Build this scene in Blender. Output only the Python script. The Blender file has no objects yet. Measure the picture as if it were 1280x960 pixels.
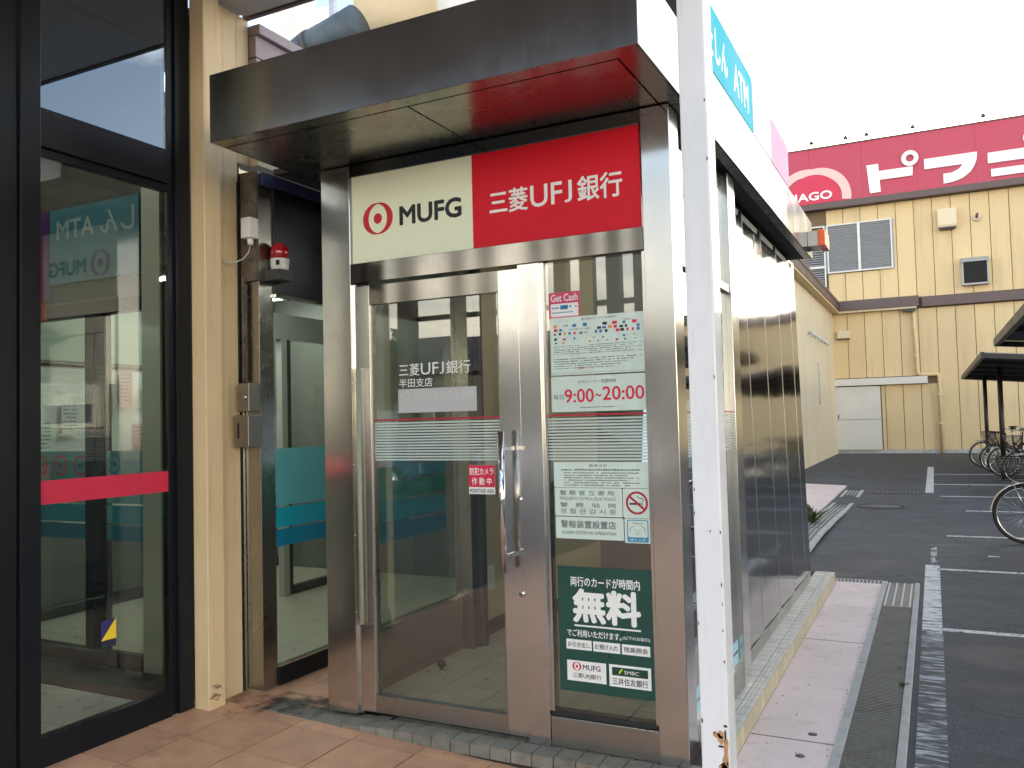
import bpy, bmesh, math, random
from mathutils import Vector, Matrix, noise
random.seed(7)
S = bpy.context.scene
COL = S.collection
R = math.radians
PI = math.pi

# ------------------------------------------------------------------ camera
F_PX, YAW, PITCH, ROLL = 1047.65, -0.464940605, 0.0427936, -0.0249630
cam_d = bpy.data.cameras.new('camera')
cam = bpy.data.objects.new('camera', cam_d)
COL.objects.link(cam)
fw = Vector((math.sin(YAW)*math.cos(PITCH), math.cos(YAW)*math.cos(PITCH), math.sin(PITCH)))
rt = Vector((math.cos(YAW), -math.sin(YAW), 0))
up = rt.cross(fw)
c_, s_ = math.cos(ROLL), math.sin(ROLL)
rt, up = c_*rt + s_*up, -s_*rt + c_*up
M = Matrix((rt, up, -fw)).transposed().to_4x4()
M.translation = Vector((2.5801, -3.3432, 1.4092))
cam.matrix_world = M
cam_d.sensor_width = 36
cam_d.lens = F_PX/1280*36
cam_d.clip_start = 0.05
cam_d.clip_end = 2000
S.camera = cam

# ------------------------------------------------------------------ sky, sun, exposure
SUN_EL, SUN_AZ = R(14), R(3)
CLOUD = 17.0   # brightness of cloud in the units of the sky texture
w = bpy.data.worlds.new('World'); S.world = w; w.use_nodes = True
nt = w.node_tree; nt.nodes.clear()
N = nt.nodes.new; L = nt.links.new
out = N('ShaderNodeOutputWorld'); bg = N('ShaderNodeBackground'); L(bg.outputs[0], out.inputs[0])
sky = N('ShaderNodeTexSky'); sky.sky_type = 'NISHITA'; sky.sun_disc = False
sky.sun_elevation = SUN_EL; sky.sun_rotation = SUN_AZ
sky.air_density = 1.0; sky.dust_density = 1.4; sky.ozone_density = 1.3
tc = N('ShaderNodeTexCoord'); mp = N('ShaderNodeMapping'); mp.inputs['Scale'].default_value = (1, 1, 3.2)
mp.inputs['Location'].default_value = (3.1, 1.7, 0.4)
L(tc.outputs['Generated'], mp.inputs[0])
nz = N('ShaderNodeTexNoise'); nz.inputs['Scale'].default_value = 2.6; nz.inputs['Detail'].default_value = 7; nz.inputs['Roughness'].default_value = .58
L(mp.outputs[0], nz.inputs['Vector'])
cr = N('ShaderNodeValToRGB'); cr.color_ramp.elements[0].position = .44; cr.color_ramp.elements[1].position = .66
bk = N('ShaderNodeMapRange'); bk.inputs['From Min'].default_value = .02; bk.inputs['From Max'].default_value = .34
bk.inputs['To Min'].default_value = .22; bk.inputs['To Max'].default_value = -.05      # more cloud towards the horizon
sz = N('ShaderNodeSeparateXYZ'); L(tc.outputs['Generated'], sz.inputs[0]); L(sz.outputs['Z'], bk.inputs['Value'])
ad = N('ShaderNodeMath'); L(nz.outputs['Fac'], ad.inputs[0]); L(bk.outputs[0], ad.inputs[1])
L(ad.outputs[0], cr.inputs[0])
# clouds: a paler, warmer version of the sky, as thick as the noise says
sx = N('ShaderNodeSeparateXYZ'); L(tc.outputs['Generated'], sx.inputs[0])
hs = N('ShaderNodeValToRGB'); e_ = hs.color_ramp.elements
e_[0].position = 0; e_[0].color = (1, .85, .66, 1); e_[1].position = .45; e_[1].color = (.80, .90, 1, 1)
q_ = hs.color_ramp.elements.new(.16); q_.color = (1, .93, .78, 1)
L(sx.outputs['Z'], hs.inputs[0])
cl_ = N('ShaderNodeVectorMath'); cl_.operation = 'SCALE'; cl_.inputs['Scale'].default_value = CLOUD; L(hs.outputs[0], cl_.inputs[0])
mx = N('ShaderNodeMixRGB'); L(cr.outputs[0], mx.inputs[0]); L(sky.outputs[0], mx.inputs[1]); L(cl_.outputs[0], mx.inputs[2])
L(mx.outputs[0], bg.inputs[0]); bg.inputs[1].default_value = .15
sd = bpy.data.lights.new('sun', 'SUN'); sd.energy = 2.0; sd.angle = R(1); sd.color = (1, .88, .72)
sun = bpy.data.objects.new('sun', sd); COL.objects.link(sun)
sv = Vector((math.sin(SUN_AZ)*math.cos(SUN_EL), math.cos(SUN_AZ)*math.cos(SUN_EL), math.sin(SUN_EL)))
sun.rotation_euler = sv.to_track_quat('Z', 'Y').to_euler()
sun.location = (0, 0, 30)
S.view_settings.view_transform = 'Standard'; S.view_settings.look = 'None'
S.view_settings.gamma = 1; S.view_settings.exposure = 1.2
S.render.engine = 'CYCLES'
S.cycles.max_bounces = 10; S.cycles.transparent_max_bounces = 16
S.cycles.glossy_bounces = 6

# ------------------------------------------------------------------ mesh builder
class MB:
    def __init__(s): s.v = []; s.f = []; s.sm = []
    def add(s, vs, fs, smooth=False):
        o = len(s.v); s.v += [Vector(p) for p in vs]
        s.f += [tuple(i+o for i in f) for f in fs]; s.sm += [smooth]*len(fs)
        return s
    def box(s, x0, x1, y0, y1, z0, z1):
        if x0 > x1: x0, x1 = x1, x0
        if y0 > y1: y0, y1 = y1, y0
        if z0 > z1: z0, z1 = z1, z0
        return s.add([(x0,y0,z0),(x1,y0,z0),(x1,y1,z0),(x0,y1,z0),(x0,y0,z1),(x1,y0,z1),(x1,y1,z1),(x0,y1,z1)],
              [(0,3,2,1),(4,5,6,7),(0,1,5,4),(1,2,6,5),(2,3,7,6),(3,0,4,7)])
    def prism(s, poly, d0, d1, to=lambda u, v, w: (u, w, v)):
        """closed polygon (u,v) extruded between w=d0 and w=d1"""
        n = len(poly)
        vs = [to(u, v, d0) for u, v in poly] + [to(u, v, d1) for u, v in poly]
        return s.add(vs, [tuple(range(n)), tuple(range(2*n-1, n-1, -1))] + [(i, i+n, (i+1) % n+n, (i+1) % n) for i in range(n)])
    def tube(s, pts, r, n=8, closed=False, smooth=True):
        pts = [Vector(p) for p in pts]; m = len(pts)
        rs = r if isinstance(r, (list, tuple)) else [r]*m
        rings = []; prev = None
        for i, p in enumerate(pts):
            a = pts[i-1] if (i > 0 or closed) else p
            b = pts[(i+1) % m] if (i < m-1 or closed) else p
            t = (b-a).normalized()
            if prev is None:
                u = t.orthogonal().normalized()
            else:
                u = (prev - t*prev.dot(t)).normalized()
            prev = u; v = t.cross(u)
            rings.append([p + (u*math.cos(2*PI*k/n) + v*math.sin(2*PI*k/n))*rs[i] for k in range(n)])
        vs = [q for ring in rings for q in ring]; fs = []
        for i in range(m if closed else m-1):
            j = (i+1) % m
            fs += [(i*n+k, i*n+(k+1) % n, j*n+(k+1) % n, j*n+k) for k in range(n)]
        if not closed:
            fs += [tuple(range(n-1, -1, -1)), tuple((m-1)*n+k for k in range(n))]
        return s.add(vs, fs, smooth)
    def torus(s, c, R0, r, axis='Y', n=40, k=8, sx=1.0):
        c = Vector(c); pts = []
        for i in range(n):
            a = 2*PI*i/n
            d = {'Y': Vector((math.cos(a), 0, math.sin(a))), 'X': Vector((0, math.cos(a), math.sin(a))), 'Z': Vector((math.cos(a), math.sin(a), 0))}[axis]
            pts.append(c + d*R0)
        return s.tube(pts, r, k, closed=True)
    def cyl(s, c, r, h, axis='Z', n=20, r2=None):
        c = Vector(c); d = {'X': Vector((1,0,0)), 'Y': Vector((0,1,0)), 'Z': Vector((0,0,1))}[axis]
        return s.tube([c, c+d*h], [r, r if r2 is None else r2], n)
    def lathe(s, prof, c, n=24):
        c = Vector(c); m = len(prof)
        vs = [c + Vector((r*math.cos(2*PI*k/n), r*math.sin(2*PI*k/n), z)) for r, z in prof for k in range(n)]
        fs = [(i*n+k, i*n+(k+1) % n, (i+1)*n+(k+1) % n, (i+1)*n+k) for i in range(m-1) for k in range(n)]
        fs += [tuple(range(n-1, -1, -1)), tuple((m-1)*n+k for k in range(n))]
        return s.add(vs, fs, True)

def world_of(o):
    p = Vector((0, 0, 0))
    while o is not None:
        p += Vector(o.location); o = o.parent
    return p

def mesh_of(name, mb, m, origin):
    me = bpy.data.meshes.new(name)
    me.from_pydata([tuple(v-origin) for v in mb.v], [], mb.f)
    me.polygons.foreach_set('use_smooth', mb.sm)
    me.validate(); me.update()
    bm = bmesh.new(); bm.from_mesh(me); bmesh.ops.recalc_face_normals(bm, faces=bm.faces); bm.to_mesh(me); bm.free()
    if m is not None:
        for k in (m if isinstance(m, (list, tuple)) else [m]): me.materials.append(k)
    return me

def obj(name, mb, m, parent=None, bevel=0, origin=None, kind=None, label=None):
    po = world_of(parent)
    org = po if origin is None else Vector(origin)
    me = mesh_of(name, mb, m, org)
    o = bpy.data.objects.new(name, me); COL.objects.link(o)
    if parent is not None: o.parent = parent
    o.location = org - po
    if bevel:
        b = o.modifiers.new('bevel', 'BEVEL'); b.width = bevel; b.segments = 2; b.limit_method = 'ANGLE'; b.angle_limit = R(40)
    if kind: o['kind'] = kind
    if label: o['label'] = label
    return o

def tag(o, label=None, cat=None, group=None, kind=None):
    if label: o['label'] = label
    if cat: o['category'] = cat
    if group: o['group'] = group
    if kind: o['kind'] = kind
    return o

def thing(name, loc, label, cat, group=None):
    o = bpy.data.objects.new(name, None); COL.objects.link(o); o.location = loc; o.empty_display_size = .1
    return tag(o, label, cat, group)

def struct(name, mb, m, parent=None, **k):
    return obj(name, mb, m, parent, kind='structure', **k)

def copy_tree(o, parent=None):
    c = o.copy(); COL.objects.link(c); c.parent = parent
    for ch in list(o.children): copy_tree(ch, c)
    return c

def piece(name, mesh, loc, parent, rot=None):
    o = bpy.data.objects.new(name, mesh); COL.objects.link(o); o.parent = parent
    o.location = Vector(loc) - world_of(parent)
    if rot: o.rotation_euler = rot
    return o

# lettering: font outlines turned into thin raised meshes
FRONT = lambda y: (lambda u, v, w: (u, y-w, v))          # faces -y
SIDE = lambda x: (lambda u, v, w: (x+w, u, v))           # faces +x
BACK = lambda y: (lambda u, v, w: (u, y+w, v))
def glyphs(body, bold=0.0, res=3):
    c = bpy.data.curves.new('lettering', 'FONT'); c.body = body; c.resolution_u = res; c.offset = bold
    o = bpy.data.objects.new('lettering', c); COL.objects.link(o)
    bpy.context.view_layer.update()
    me = bpy.data.meshes.new_from_object(o.evaluated_get(bpy.context.evaluated_depsgraph_get()))
    vs = [v.co.copy() for v in me.vertices]; fs = [tuple(p.vertices) for p in me.polygons]
    bpy.data.objects.remove(o); bpy.data.curves.remove(c); bpy.data.meshes.remove(me)
    return vs, fs
def put_text(mb, body, u0, u1, v0, v1, to, bold=0.0, w=.0008, mirror=False, skew=0, keep=None):
    vs, fs = glyphs(body)
    xs = [p.x for p in vs]; ys = [p.y for p in vs]
    ax, bx, ay, by = min(xs), max(xs), min(ys), max(ys)
    def fit(p):
        a = (p.x-ax)/(bx-ax)
        if mirror: a = 1-a
        return u0 + a*(u1-u0), v0 + (p.y-ay)/(by-ay)*(v1-v0)
    if bold:   # heavier strokes: the outline laid down again a little to each side
        e = min(bold*.9*(v1-v0), .05*(v1-v0))
        k_ = 0
        for du, dv in ((-1, 0), (1, 0), (0, -1), (0, 1), (.7, .7), (-.7, .7), (.7, -.7), (-.7, -.7)):
            k_ += 1
            mb.add([to(fit(p)[0]+du*e, fit(p)[1]+dv*e, w*(1-.04*k_)) for p in vs], fs)
    mb.add([to(*fit(p), w) for p in vs], fs)
    return mb
def put_ufj(mb, u0, u1, v0, v1, to, bold=0.0):
    wd = u1-u0
    put_text(mb, 'UF', u0, u0+.73*wd, v0, v1, to, bold); put_text(mb, 'J', u0+.79*wd, u0+.955*wd, v0, v1, to, bold*.6)
def rect(mb, u0, u1, v0, v1, to, w0=0, w1=.0008):
    return mb.prism([(u0, v0), (u1, v0), (u1, v1), (u0, v1)], w0, w1, to)
def rrect(mb, u0, u1, v0, v1, to, w0=0, w1=.002, r=.006, n=4):
    P = []
    for cx, cy, a0 in ((u1-r, v0+r, -90), (u1-r, v1-r, 0), (u0+r, v1-r, 90), (u0+r, v0+r, 180)):
        for i in range(n+1):
            a = R(a0+90*i/n); P.append((cx+r*math.cos(a), cy+r*math.sin(a)))
    return mb.prism(P, w0, w1, to)
def disc(mb, cu, cv, ru, rv, to, w0=0, w1=.0008, n=32):
    return mb.prism([(cu+ru*math.cos(2*PI*i/n), cv+rv*math.sin(2*PI*i/n)) for i in range(n)], w0, w1, to)
def annulus(mb, cu, cv, r0, r1, to, w0=0, w1=.0008, n=36, a0=0, a1=360, squash=1.0):
    full = abs(a1-a0) >= 360
    m = n if full else n+1
    pts = []
    for i in range(m):
        a = R(a0+(a1-a0)*i/n)
        pts.append((math.cos(a)*squash, math.sin(a)))
    vs = []
    for wv in (w0, w1):
        for r in (r0, r1): vs += [to(cu+p[0]*r, cv+p[1]*r, wv) for p in pts]
    fs = []
    for i in range(m if full else m-1):
        j = (i+1) % m
        a, b, c, d = i, m+i, 2*m+i, 3*m+i
        a2, b2, c2, d2 = j, m+j, 2*m+j, 3*m+j
        fs += [(c, d, d2, c2), (a, a2, b2, b), (b, b2, d2, d), (a, c, c2, a2)]
    return mb.add(vs, fs)
def mufg_logo(mb, cu, cv, r, to, w=.0008, wide=1.12):
    """two interlocking crescents round a dot"""
    for sgn in (-1, 1):
        P = []
        for i in range(25):
            a = R(76 + 208*i/24); P.append((-.10*r + .90*r*math.cos(a), .98*r*math.sin(a)))
        for i in range(25):
            a = R(262 - 164*i/24); P.append((.06*r + .68*r*math.cos(a), .93*r*math.sin(a)*.98))
        mb.prism([(cu + sgn*p[0]*wide, cv + sgn*p[1]) for p in P], 0, w, to)
    disc(mb, cu, cv, .31*r, .33*r, to, 0, w)
    return mb

# ------------------------------------------------------------------ materials
def newmat(name):
    m = bpy.data.materials.new(name); m.use_nodes = True
    t = m.node_tree; b = t.nodes['Principled BSDF']
    return m, t, b
def pbr(name, col, rough=.5, metal=0, var=.12, vs=6, stretch=(1, 1, 1), bump=0, bs=60, dirt=None, dirt_s=3, spec=.5, rnd=0, coat=0, rvar=.08, dist=.01, dst=(1, 1, 1)):
    m, t, b = newmat(name); n = t.nodes.new; l = t.links.new
    g = n('ShaderNodeTexCoord'); mp = n('ShaderNodeMapping'); mp.inputs['Scale'].default_value = stretch
    geo = n('ShaderNodeNewGeometry'); l(geo.outputs['Position'], mp.inputs[0])
    z = n('ShaderNodeTexNoise'); z.inputs['Scale'].default_value = vs; z.inputs['Detail'].default_value = 6; z.inputs['Roughness'].default_value = .6
    l(mp.outputs[0], z.inputs['Vector'])
    a = n('ShaderNodeMapRange'); a.inputs['From Min'].default_value = .3; a.inputs['From Max'].default_value = .7
    a.inputs['To Min'].default_value = 1-var; a.inputs['To Max'].default_value = 1+var; l(z.outputs['Fac'], a.inputs['Value'])
    mul = n('ShaderNodeVectorMath'); mul.operation = 'SCALE'; mul.inputs[0].default_value = col[:3]; l(a.outputs[0], mul.inputs['Scale'])
    last = mul.outputs[0]
    if rnd:
        oi = n('ShaderNodeObjectInfo'); rr = n('ShaderNodeMapRange'); rr.inputs['To Min'].default_value = 1-rnd; rr.inputs['To Max'].default_value = 1+rnd
        l(oi.outputs['Random'], rr.inputs['Value']); m2 = n('ShaderNodeVectorMath'); m2.operation = 'SCALE'; l(last, m2.inputs[0]); l(rr.outputs[0], m2.inputs['Scale']); last = m2.outputs[0]
    if dirt:
        z2 = n('ShaderNodeTexNoise'); z2.inputs['Scale'].default_value = dirt_s; z2.inputs['Detail'].default_value = 9; z2.inputs['Roughness'].default_value = .7
        mpd = n('ShaderNodeMapping'); mpd.inputs['Scale'].default_value = dst; l(geo.outputs['Position'], mpd.inputs[0]); l(mpd.outputs[0], z2.inputs['Vector'])
        r2 = n('ShaderNodeMapRange'); r2.inputs['From Min'].default_value = dirt[3]; r2.inputs['From Max'].default_value = dirt[3]+.14; r2.inputs['To Max'].default_value = dirt[4]
        l(z2.outputs['Fac'], r2.inputs['Value'])
        mm = n('ShaderNodeMixRGB'); l(r2.outputs[0], mm.inputs[0]); l(last, mm.inputs[1]); mm.inputs[2].default_value = (*dirt[:3], 1); last = mm.outputs[0]
    l(last, b.inputs['Base Color'])
    rv = n('ShaderNodeMapRange'); rv.inputs['From Min'].default_value = .3; rv.inputs['From Max'].default_value = .7
    rv.inputs['To Min'].default_value = max(.02, rough-rvar); rv.inputs['To Max'].default_value = min(1, rough+rvar); l(z.outputs['Fac'], rv.inputs['Value'])
    l(rv.outputs[0], b.inputs['Roughness'])
    b.inputs['Metallic'].default_value = metal; b.inputs['Specular IOR Level'].default_value = spec
    b.inputs['Coat Weight'].default_value = coat
    if bump:
        z3 = n('ShaderNodeTexNoise'); z3.inputs['Scale'].default_value = bs; z3.inputs['Detail'].default_value = 5
        l(mp.outputs[0], z3.inputs['Vector'])
        bp = n('ShaderNodeBump'); bp.inputs['Strength'].default_value = bump; bp.inputs['Distance'].default_value = dist
        l(z3.outputs['Fac'], bp.inputs['Height']); l(bp.outputs[0], b.inputs['Normal'])
    return m
def steel(name, rough=.22, col=(.56, .54, .505), wave=.0, wave_s=1.2, smear=.12):
    """brushed sheet: soft mottling of gloss and tone, fine upright hairlines far below pixel size"""
    m, t, b = newmat(name); n = t.nodes.new; l = t.links.new
    geo = n('ShaderNodeNewGeometry'); mp = n('ShaderNodeMapping'); mp.inputs['Scale'].default_value = (60, 60, 1.5)
    l(geo.outputs['Position'], mp.inputs[0])
    z = n('ShaderNodeTexNoise'); z.inputs['Scale'].default_value = 1; z.inputs['Detail'].default_value = 2; l(mp.outputs[0], z.inputs['Vector'])
    z2 = n('ShaderNodeTexNoise'); z2.inputs['Scale'].default_value = 2.6; z2.inputs['Detail'].default_value = 6; z2.inputs['Roughness'].default_value = .65; l(geo.outputs['Position'], z2.inputs['Vector'])
    k = n('ShaderNodeMath'); k.operation = 'MULTIPLY_ADD'; k.inputs[1].default_value = .18; l(z.outputs['Fac'], k.inputs[0]); l(z2.outputs['Fac'], k.inputs[2])
    r = n('ShaderNodeMapRange'); r.inputs['From Min'].default_value = .4; r.inputs['From Max'].default_value = .8
    r.inputs['To Min'].default_value = rough*.75; r.inputs['To Max'].default_value = rough*1.3; l(k.outputs[0], r.inputs['Value']); l(r.outputs[0], b.inputs['Roughness'])
    c = n('ShaderNodeMapRange'); c.inputs['From Min'].default_value = .4; c.inputs['From Max'].default_value = .8; c.inputs['To Min'].default_value = 1.05; c.inputs['To Max'].default_value = .92
    l(k.outputs[0], c.inputs['Value'])
    s = n('ShaderNodeVectorMath'); s.operation = 'SCALE'; s.inputs[0].default_value = col; l(c.outputs[0], s.inputs['Scale']); l(s.outputs[0], b.inputs['Base Color'])
    b.inputs['Metallic'].default_value = 1
    if wave:
        z4 = n('ShaderNodeTexNoise'); z4.inputs['Scale'].default_value = wave_s; z4.inputs['Detail'].default_value = 1; l(geo.outputs['Position'], z4.inputs['Vector'])
        b2 = n('ShaderNodeBump'); b2.inputs['Strength'].default_value = 1; b2.inputs['Distance'].default_value = wave
        l(z4.outputs['Fac'], b2.inputs['Height']); l(b2.outputs[0], b.inputs['Normal'])
    return m
def glass(name, f0=.05, tint=(.93, .96, .94), wave=0):
    m, t, b = newmat(name); t.nodes.remove(b); n = t.nodes.new; l = t.links.new
    o = t.nodes['Material Output']
    lw = n('ShaderNodeLayerWeight'); lw.inputs['Blend'].default_value = .5
    p = n('ShaderNodeMath'); p.operation = 'POWER'; p.inputs[1].default_value = 4.2; l(lw.outputs['Facing'], p.inputs[0])
    q = n('ShaderNodeMapRange'); q.inputs['To Min'].default_value = f0; q.inputs['To Max'].default_value = 1; l(p.outputs[0], q.inputs['Value'])
    tr = n('ShaderNodeBsdfTransparent'); tr.inputs[0].default_value = (*tint, 1)
    gl = n('ShaderNodeBsdfGlossy'); gl.inputs['Roughness'].default_value = .012; gl.inputs['Color'].default_value = (1, 1, 1, 1)
    if wave:
        geo = n('ShaderNodeNewGeometry'); z = n('ShaderNodeTexNoise'); z.inputs['Scale'].default_value = 1.6; z.inputs['Detail'].default_value = 0
        l(geo.outputs['Position'], z.inputs['Vector']); bp = n('ShaderNodeBump'); bp.inputs['Distance'].default_value = wave; bp.inputs['Strength'].default_value = 1
        l(z.outputs['Fac'], bp.inputs['Height']); l(bp.outputs[0], gl.inputs['Normal'])
    mx = n('ShaderNodeMixShader'); l(q.outputs[0], mx.inputs[0]); l(tr.outputs[0], mx.inputs[1]); l(gl.outputs[0], mx.inputs[2])
    l(mx.outputs[0], o.inputs['Surface'])
    return m
def film(name, col, alpha=.7, rough=.3):
    m, t, b = newmat(name); n = t.nodes.new; l = t.links.new
    b.inputs['Base Color'].default_value = (*col, 1); b.inputs['Roughness'].default_value = rough
    tr = n('ShaderNodeBsdfTransparent'); mx = n('ShaderNodeMixShader'); mx.inputs[0].default_value = alpha
    l(tr.outputs[0], mx.inputs[1]); l(b.outputs[0], mx.inputs[2]); l(mx.outputs[0], t.nodes['Material Output'].inputs['Surface'])
    return m
def emit(name, col, st):
    m, t, b = newmat(name); b.inputs['Base Color'].default_value = (.8, .8, .8, 1)
    b.inputs['Emission Color'].default_value = (*col, 1); b.inputs['Emission Strength'].default_value = st
    return m
def worn_paint(name, cover=.5, scale=14, stretch=(1, 1, 1), base=(.045, .047, .053), col=(.62, .62, .62), soft=.05):
    m, t, b = newmat(name); n = t.nodes.new; l = t.links.new
    geo = n('ShaderNodeNewGeometry'); mp = n('ShaderNodeMapping'); mp.inputs['Scale'].default_value = stretch; l(geo.outputs['Position'], mp.inputs[0])
    z = n('ShaderNodeTexNoise'); z.inputs['Scale'].default_value = scale; z.inputs['Detail'].default_value = 8; z.inputs['Roughness'].default_value = .7; l(mp.outputs[0], z.inputs['Vector'])
    r = n('ShaderNodeMapRange'); r.inputs['From Min'].default_value = cover-soft; r.inputs['From Max'].default_value = cover+soft; l(z.outputs['Fac'], r.inputs['Value'])
    mm = n('ShaderNodeMixRGB'); l(r.outputs[0], mm.inputs[0]); mm.inputs[1].default_value = (*base, 1); mm.inputs[2].default_value = (*col, 1); l(mm.outputs[0], b.inputs['Base Color'])
    b.inputs['Roughness'].default_value = .8
    return m

steel_post = steel('stainless_hairline', .17, (.60, .59, .565))
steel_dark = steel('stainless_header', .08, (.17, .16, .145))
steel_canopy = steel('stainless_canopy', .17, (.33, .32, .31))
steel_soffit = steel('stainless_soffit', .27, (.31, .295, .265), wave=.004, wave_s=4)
steel_panel = steel('stainless_side_panel', .095, (.31, .315, .32), wave=.009, wave_s=1.1)
steel_box = steel('steel_switch_box', .38, (.42, .39, .35))
steel_kick = steel('steel_kick_plate', .30, (.38, .37, .34))
chrome = pbr('polished_steel', (.7, .7, .69), .09, 1, .04)
dark_gap = pbr('shadow_gap_sealant', (.015, .015, .015), .7)
alu_black = pbr('black_anodised_aluminium', (.007, .0085, .012), .3, .0, .05, 3, spec=.22, rvar=.03)
cream_col = pbr('cream_painted_steel', (.66, .51, .30), .45, 0, .05, 2, bump=.05, bs=30, dirt=(.34, .24, .13, .55, .38), dirt_s=5, dst=(4, 4, .22))
cream_wall = pbr('cream_siding', (.64, .485, .265), .6, 0, .06, .9, stretch=(1, 1, .4), bump=.04, bs=20, dirt=(.33, .24, .14, .54, .35), dirt_s=1.1, rnd=.045, dst=(3, 3, .16))
cream_side = pbr('pale_cream_wall', (.66, .57, .40), .7, 0, .05, .7, bump=.08, bs=25, dirt=(.42, .35, .24, .54, .35), dirt_s=.9, dst=(1, 2.2, .18))
seam_brown = pbr('siding_seam', (.16, .11, .06), .8)
trim_brown = pbr('brown_trim', (.10, .068, .066), .5, 0, .1, 2)
purple_cap = pbr('mauve_parapet', (.30, .24, .27), .5, 0, .06, 2)
white_paint = pbr('white_gloss_paint', (.76, .755, .775), .34, 0, .04, 5, coat=.2, bump=.04, bs=18, dirt=(.50, .48, .46, .56, .3), dirt_s=9, dst=(3, 3, .3))
white_matt = pbr('white_matt', (.70, .70, .68), .6, 0, .05, 4)
door_white = pbr('weathered_white_door', (.62, .60, .55), .55, 0, .05, 1.5, dirt=(.40, .34, .26, .62, .5), dirt_s=1.5)
soffit_grey = pbr('grey_soffit_board', (.42, .42, .43), .6, 0, .08, 5, bump=.06, bs=50)
orange_tile = pbr('terracotta_tile', (.55, .305, .185), .52, 0, .16, 7, bump=.12, bs=140, dirt=(.15, .095, .07, .56, .55), dirt_s=4.5, rnd=.09)
mortar = pbr('tile_joint', (.035, .028, .023), .9)
grey_tile = pbr('grey_paver_tile', (.20, .185, .155), .62, 0, .2, 16, bump=.2, bs=170, dirt=(.07, .065, .055, .54, .6), dirt_s=9, rnd=.14)
kerb_tile = pbr('cream_grey_kerb_tile', (.48, .47, .43), .45, 0, .13, 18, bump=.08, bs=120, dirt=(.13, .12, .10, .58, .6), dirt_s=8, rnd=.1)
kerb_side = pbr('yellowed_kerb_side_tile', (.43, .385, .27), .5, 0, .14, 18, dirt=(.16, .13, .08, .57, .6), dirt_s=10, rnd=.1)
inner_tile = pbr('beige_floor_tile', (.44, .42, .33), .34, 0, .08, 12, dirt=(.16, .15, .12, .6, .4), dirt_s=7, rnd=.05)
light_tile = pbr('pale_vestibule_tile', (.66, .68, .63), .3, 0, .04, 6, rnd=.03)
def make_asphalt():
    m, t, b = newmat('asphalt'); n = t.nodes.new; l = t.links.new
    geo = n('ShaderNodeNewGeometry')
    def noise_(sc, det, ro, st=(1, 1, 1)):
        mp = n('ShaderNodeMapping'); mp.inputs['Scale'].default_value = st; l(geo.outputs['Position'], mp.inputs[0])
        z = n('ShaderNodeTexNoise'); z.inputs['Scale'].default_value = sc; z.inputs['Detail'].default_value = det; z.inputs['Roughness'].default_value = ro
        l(mp.outputs[0], z.inputs['Vector']); return z.outputs['Fac']
    def rng(f, a0, a1, b0, b1):
        r = n('ShaderNodeMapRange'); r.inputs['From Min'].default_value = a0; r.inputs['From Max'].default_value = a1; r.inputs['To Min'].default_value = b0; r.inputs['To Max'].default_value = b1
        l(f, r.inputs['Value']); return r.outputs[0]
    big = noise_(.8, 8, .62, (1, 1.6, 1)); mid = noise_(5, 6, .7); fin = noise_(85, 3, .7)
    mx = n('ShaderNodeMixRGB'); l(rng(big, .43, .58, 0, 1), mx.inputs[0]); mx.inputs[1].default_value = (.022, .025, .031, 1); mx.inputs[2].default_value = (.068, .072, .080, 1)
    v1 = n('ShaderNodeVectorMath'); v1.operation = 'SCALE'; l(mx.outputs[0], v1.inputs[0]); l(rng(mid, .3, .7, .80, 1.22), v1.inputs['Scale'])
    v2 = n('ShaderNodeVectorMath'); v2.operation = 'SCALE'; l(v1.outputs[0], v2.inputs[0]); l(rng(fin, .3, .7, .45, 1.7), v2.inputs['Scale'])
    # hairline cracks
    ds = n('ShaderNodeVectorMath'); ds.operation = 'MULTIPLY_ADD'; ds.inputs[1].default_value = (.5, .5, 0)
    nc = n('ShaderNodeTexNoise'); nc.inputs['Scale'].default_value = 2.2; nc.inputs['Detail'].default_value = 5; l(geo.outputs['Position'], nc.inputs['Vector'])
    l(nc.outputs['Color'], ds.inputs[0]); l(geo.outputs['Position'], ds.inputs[2])
    vo = n('ShaderNodeTexVoronoi'); vo.feature = 'DISTANCE_TO_EDGE'; vo.inputs['Scale'].default_value = .42; l(ds.outputs[0], vo.inputs['Vector'])
    ck = n('ShaderNodeMixRGB'); l(rng(vo.outputs['Distance'], .0, .006, .75, 0), ck.inputs[0]); l(v2.outputs[0], ck.inputs[1]); ck.inputs[2].default_value = (.012, .013, .015, 1)
    l(ck.outputs[0], b.inputs['Base Color']); l(rng(big, .35, .65, .6, .9), b.inputs['Roughness'])
    bp = n('ShaderNodeBump'); bp.inputs['Strength'].default_value = .6; bp.inputs['Distance'].default_value = .006; l(fin, bp.inputs['Height']); l(bp.outputs[0], b.inputs['Normal'])
    return m
asphalt = make_asphalt()
pink_conc = pbr('pink_painted_concrete', (.70, .575, .55), .62, 0, .13, 1.6, bump=.15, bs=90, dirt=(.36, .30, .28, .55, .5), dirt_s=9)
concrete = pbr('concrete_edging', (.40, .40, .395), .75, 0, .15, 8, bump=.2, bs=110, dirt=(.14, .14, .13, .56, .6), dirt_s=6)
galv = pbr('galvanised_steel', (.40, .42, .44), .42, .75, .2, 25)
galv_dull = pbr('dull_grating', (.125, .13, .125), .55, .5, .25, 9, dirt=(.05, .05, .045, .54, .7), dirt_s=5)
joint_dark = pbr('dark_grit', (.09, .075, .065), .9)
lid_m = pbr('worn_iron_lid', (.085, .088, .092), .6, .3, .2, 30)
pit = pbr('drain_pit', (.012, .012, .012), .9)
sign_white = pbr('cream_acrylic', (.82, .86, .65), .45, 0, .02, 2, spec=.3)
sign_red = pbr('red_acrylic', (.66, .006, .02), .45, 0, .02, 2, spec=.25)
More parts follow.
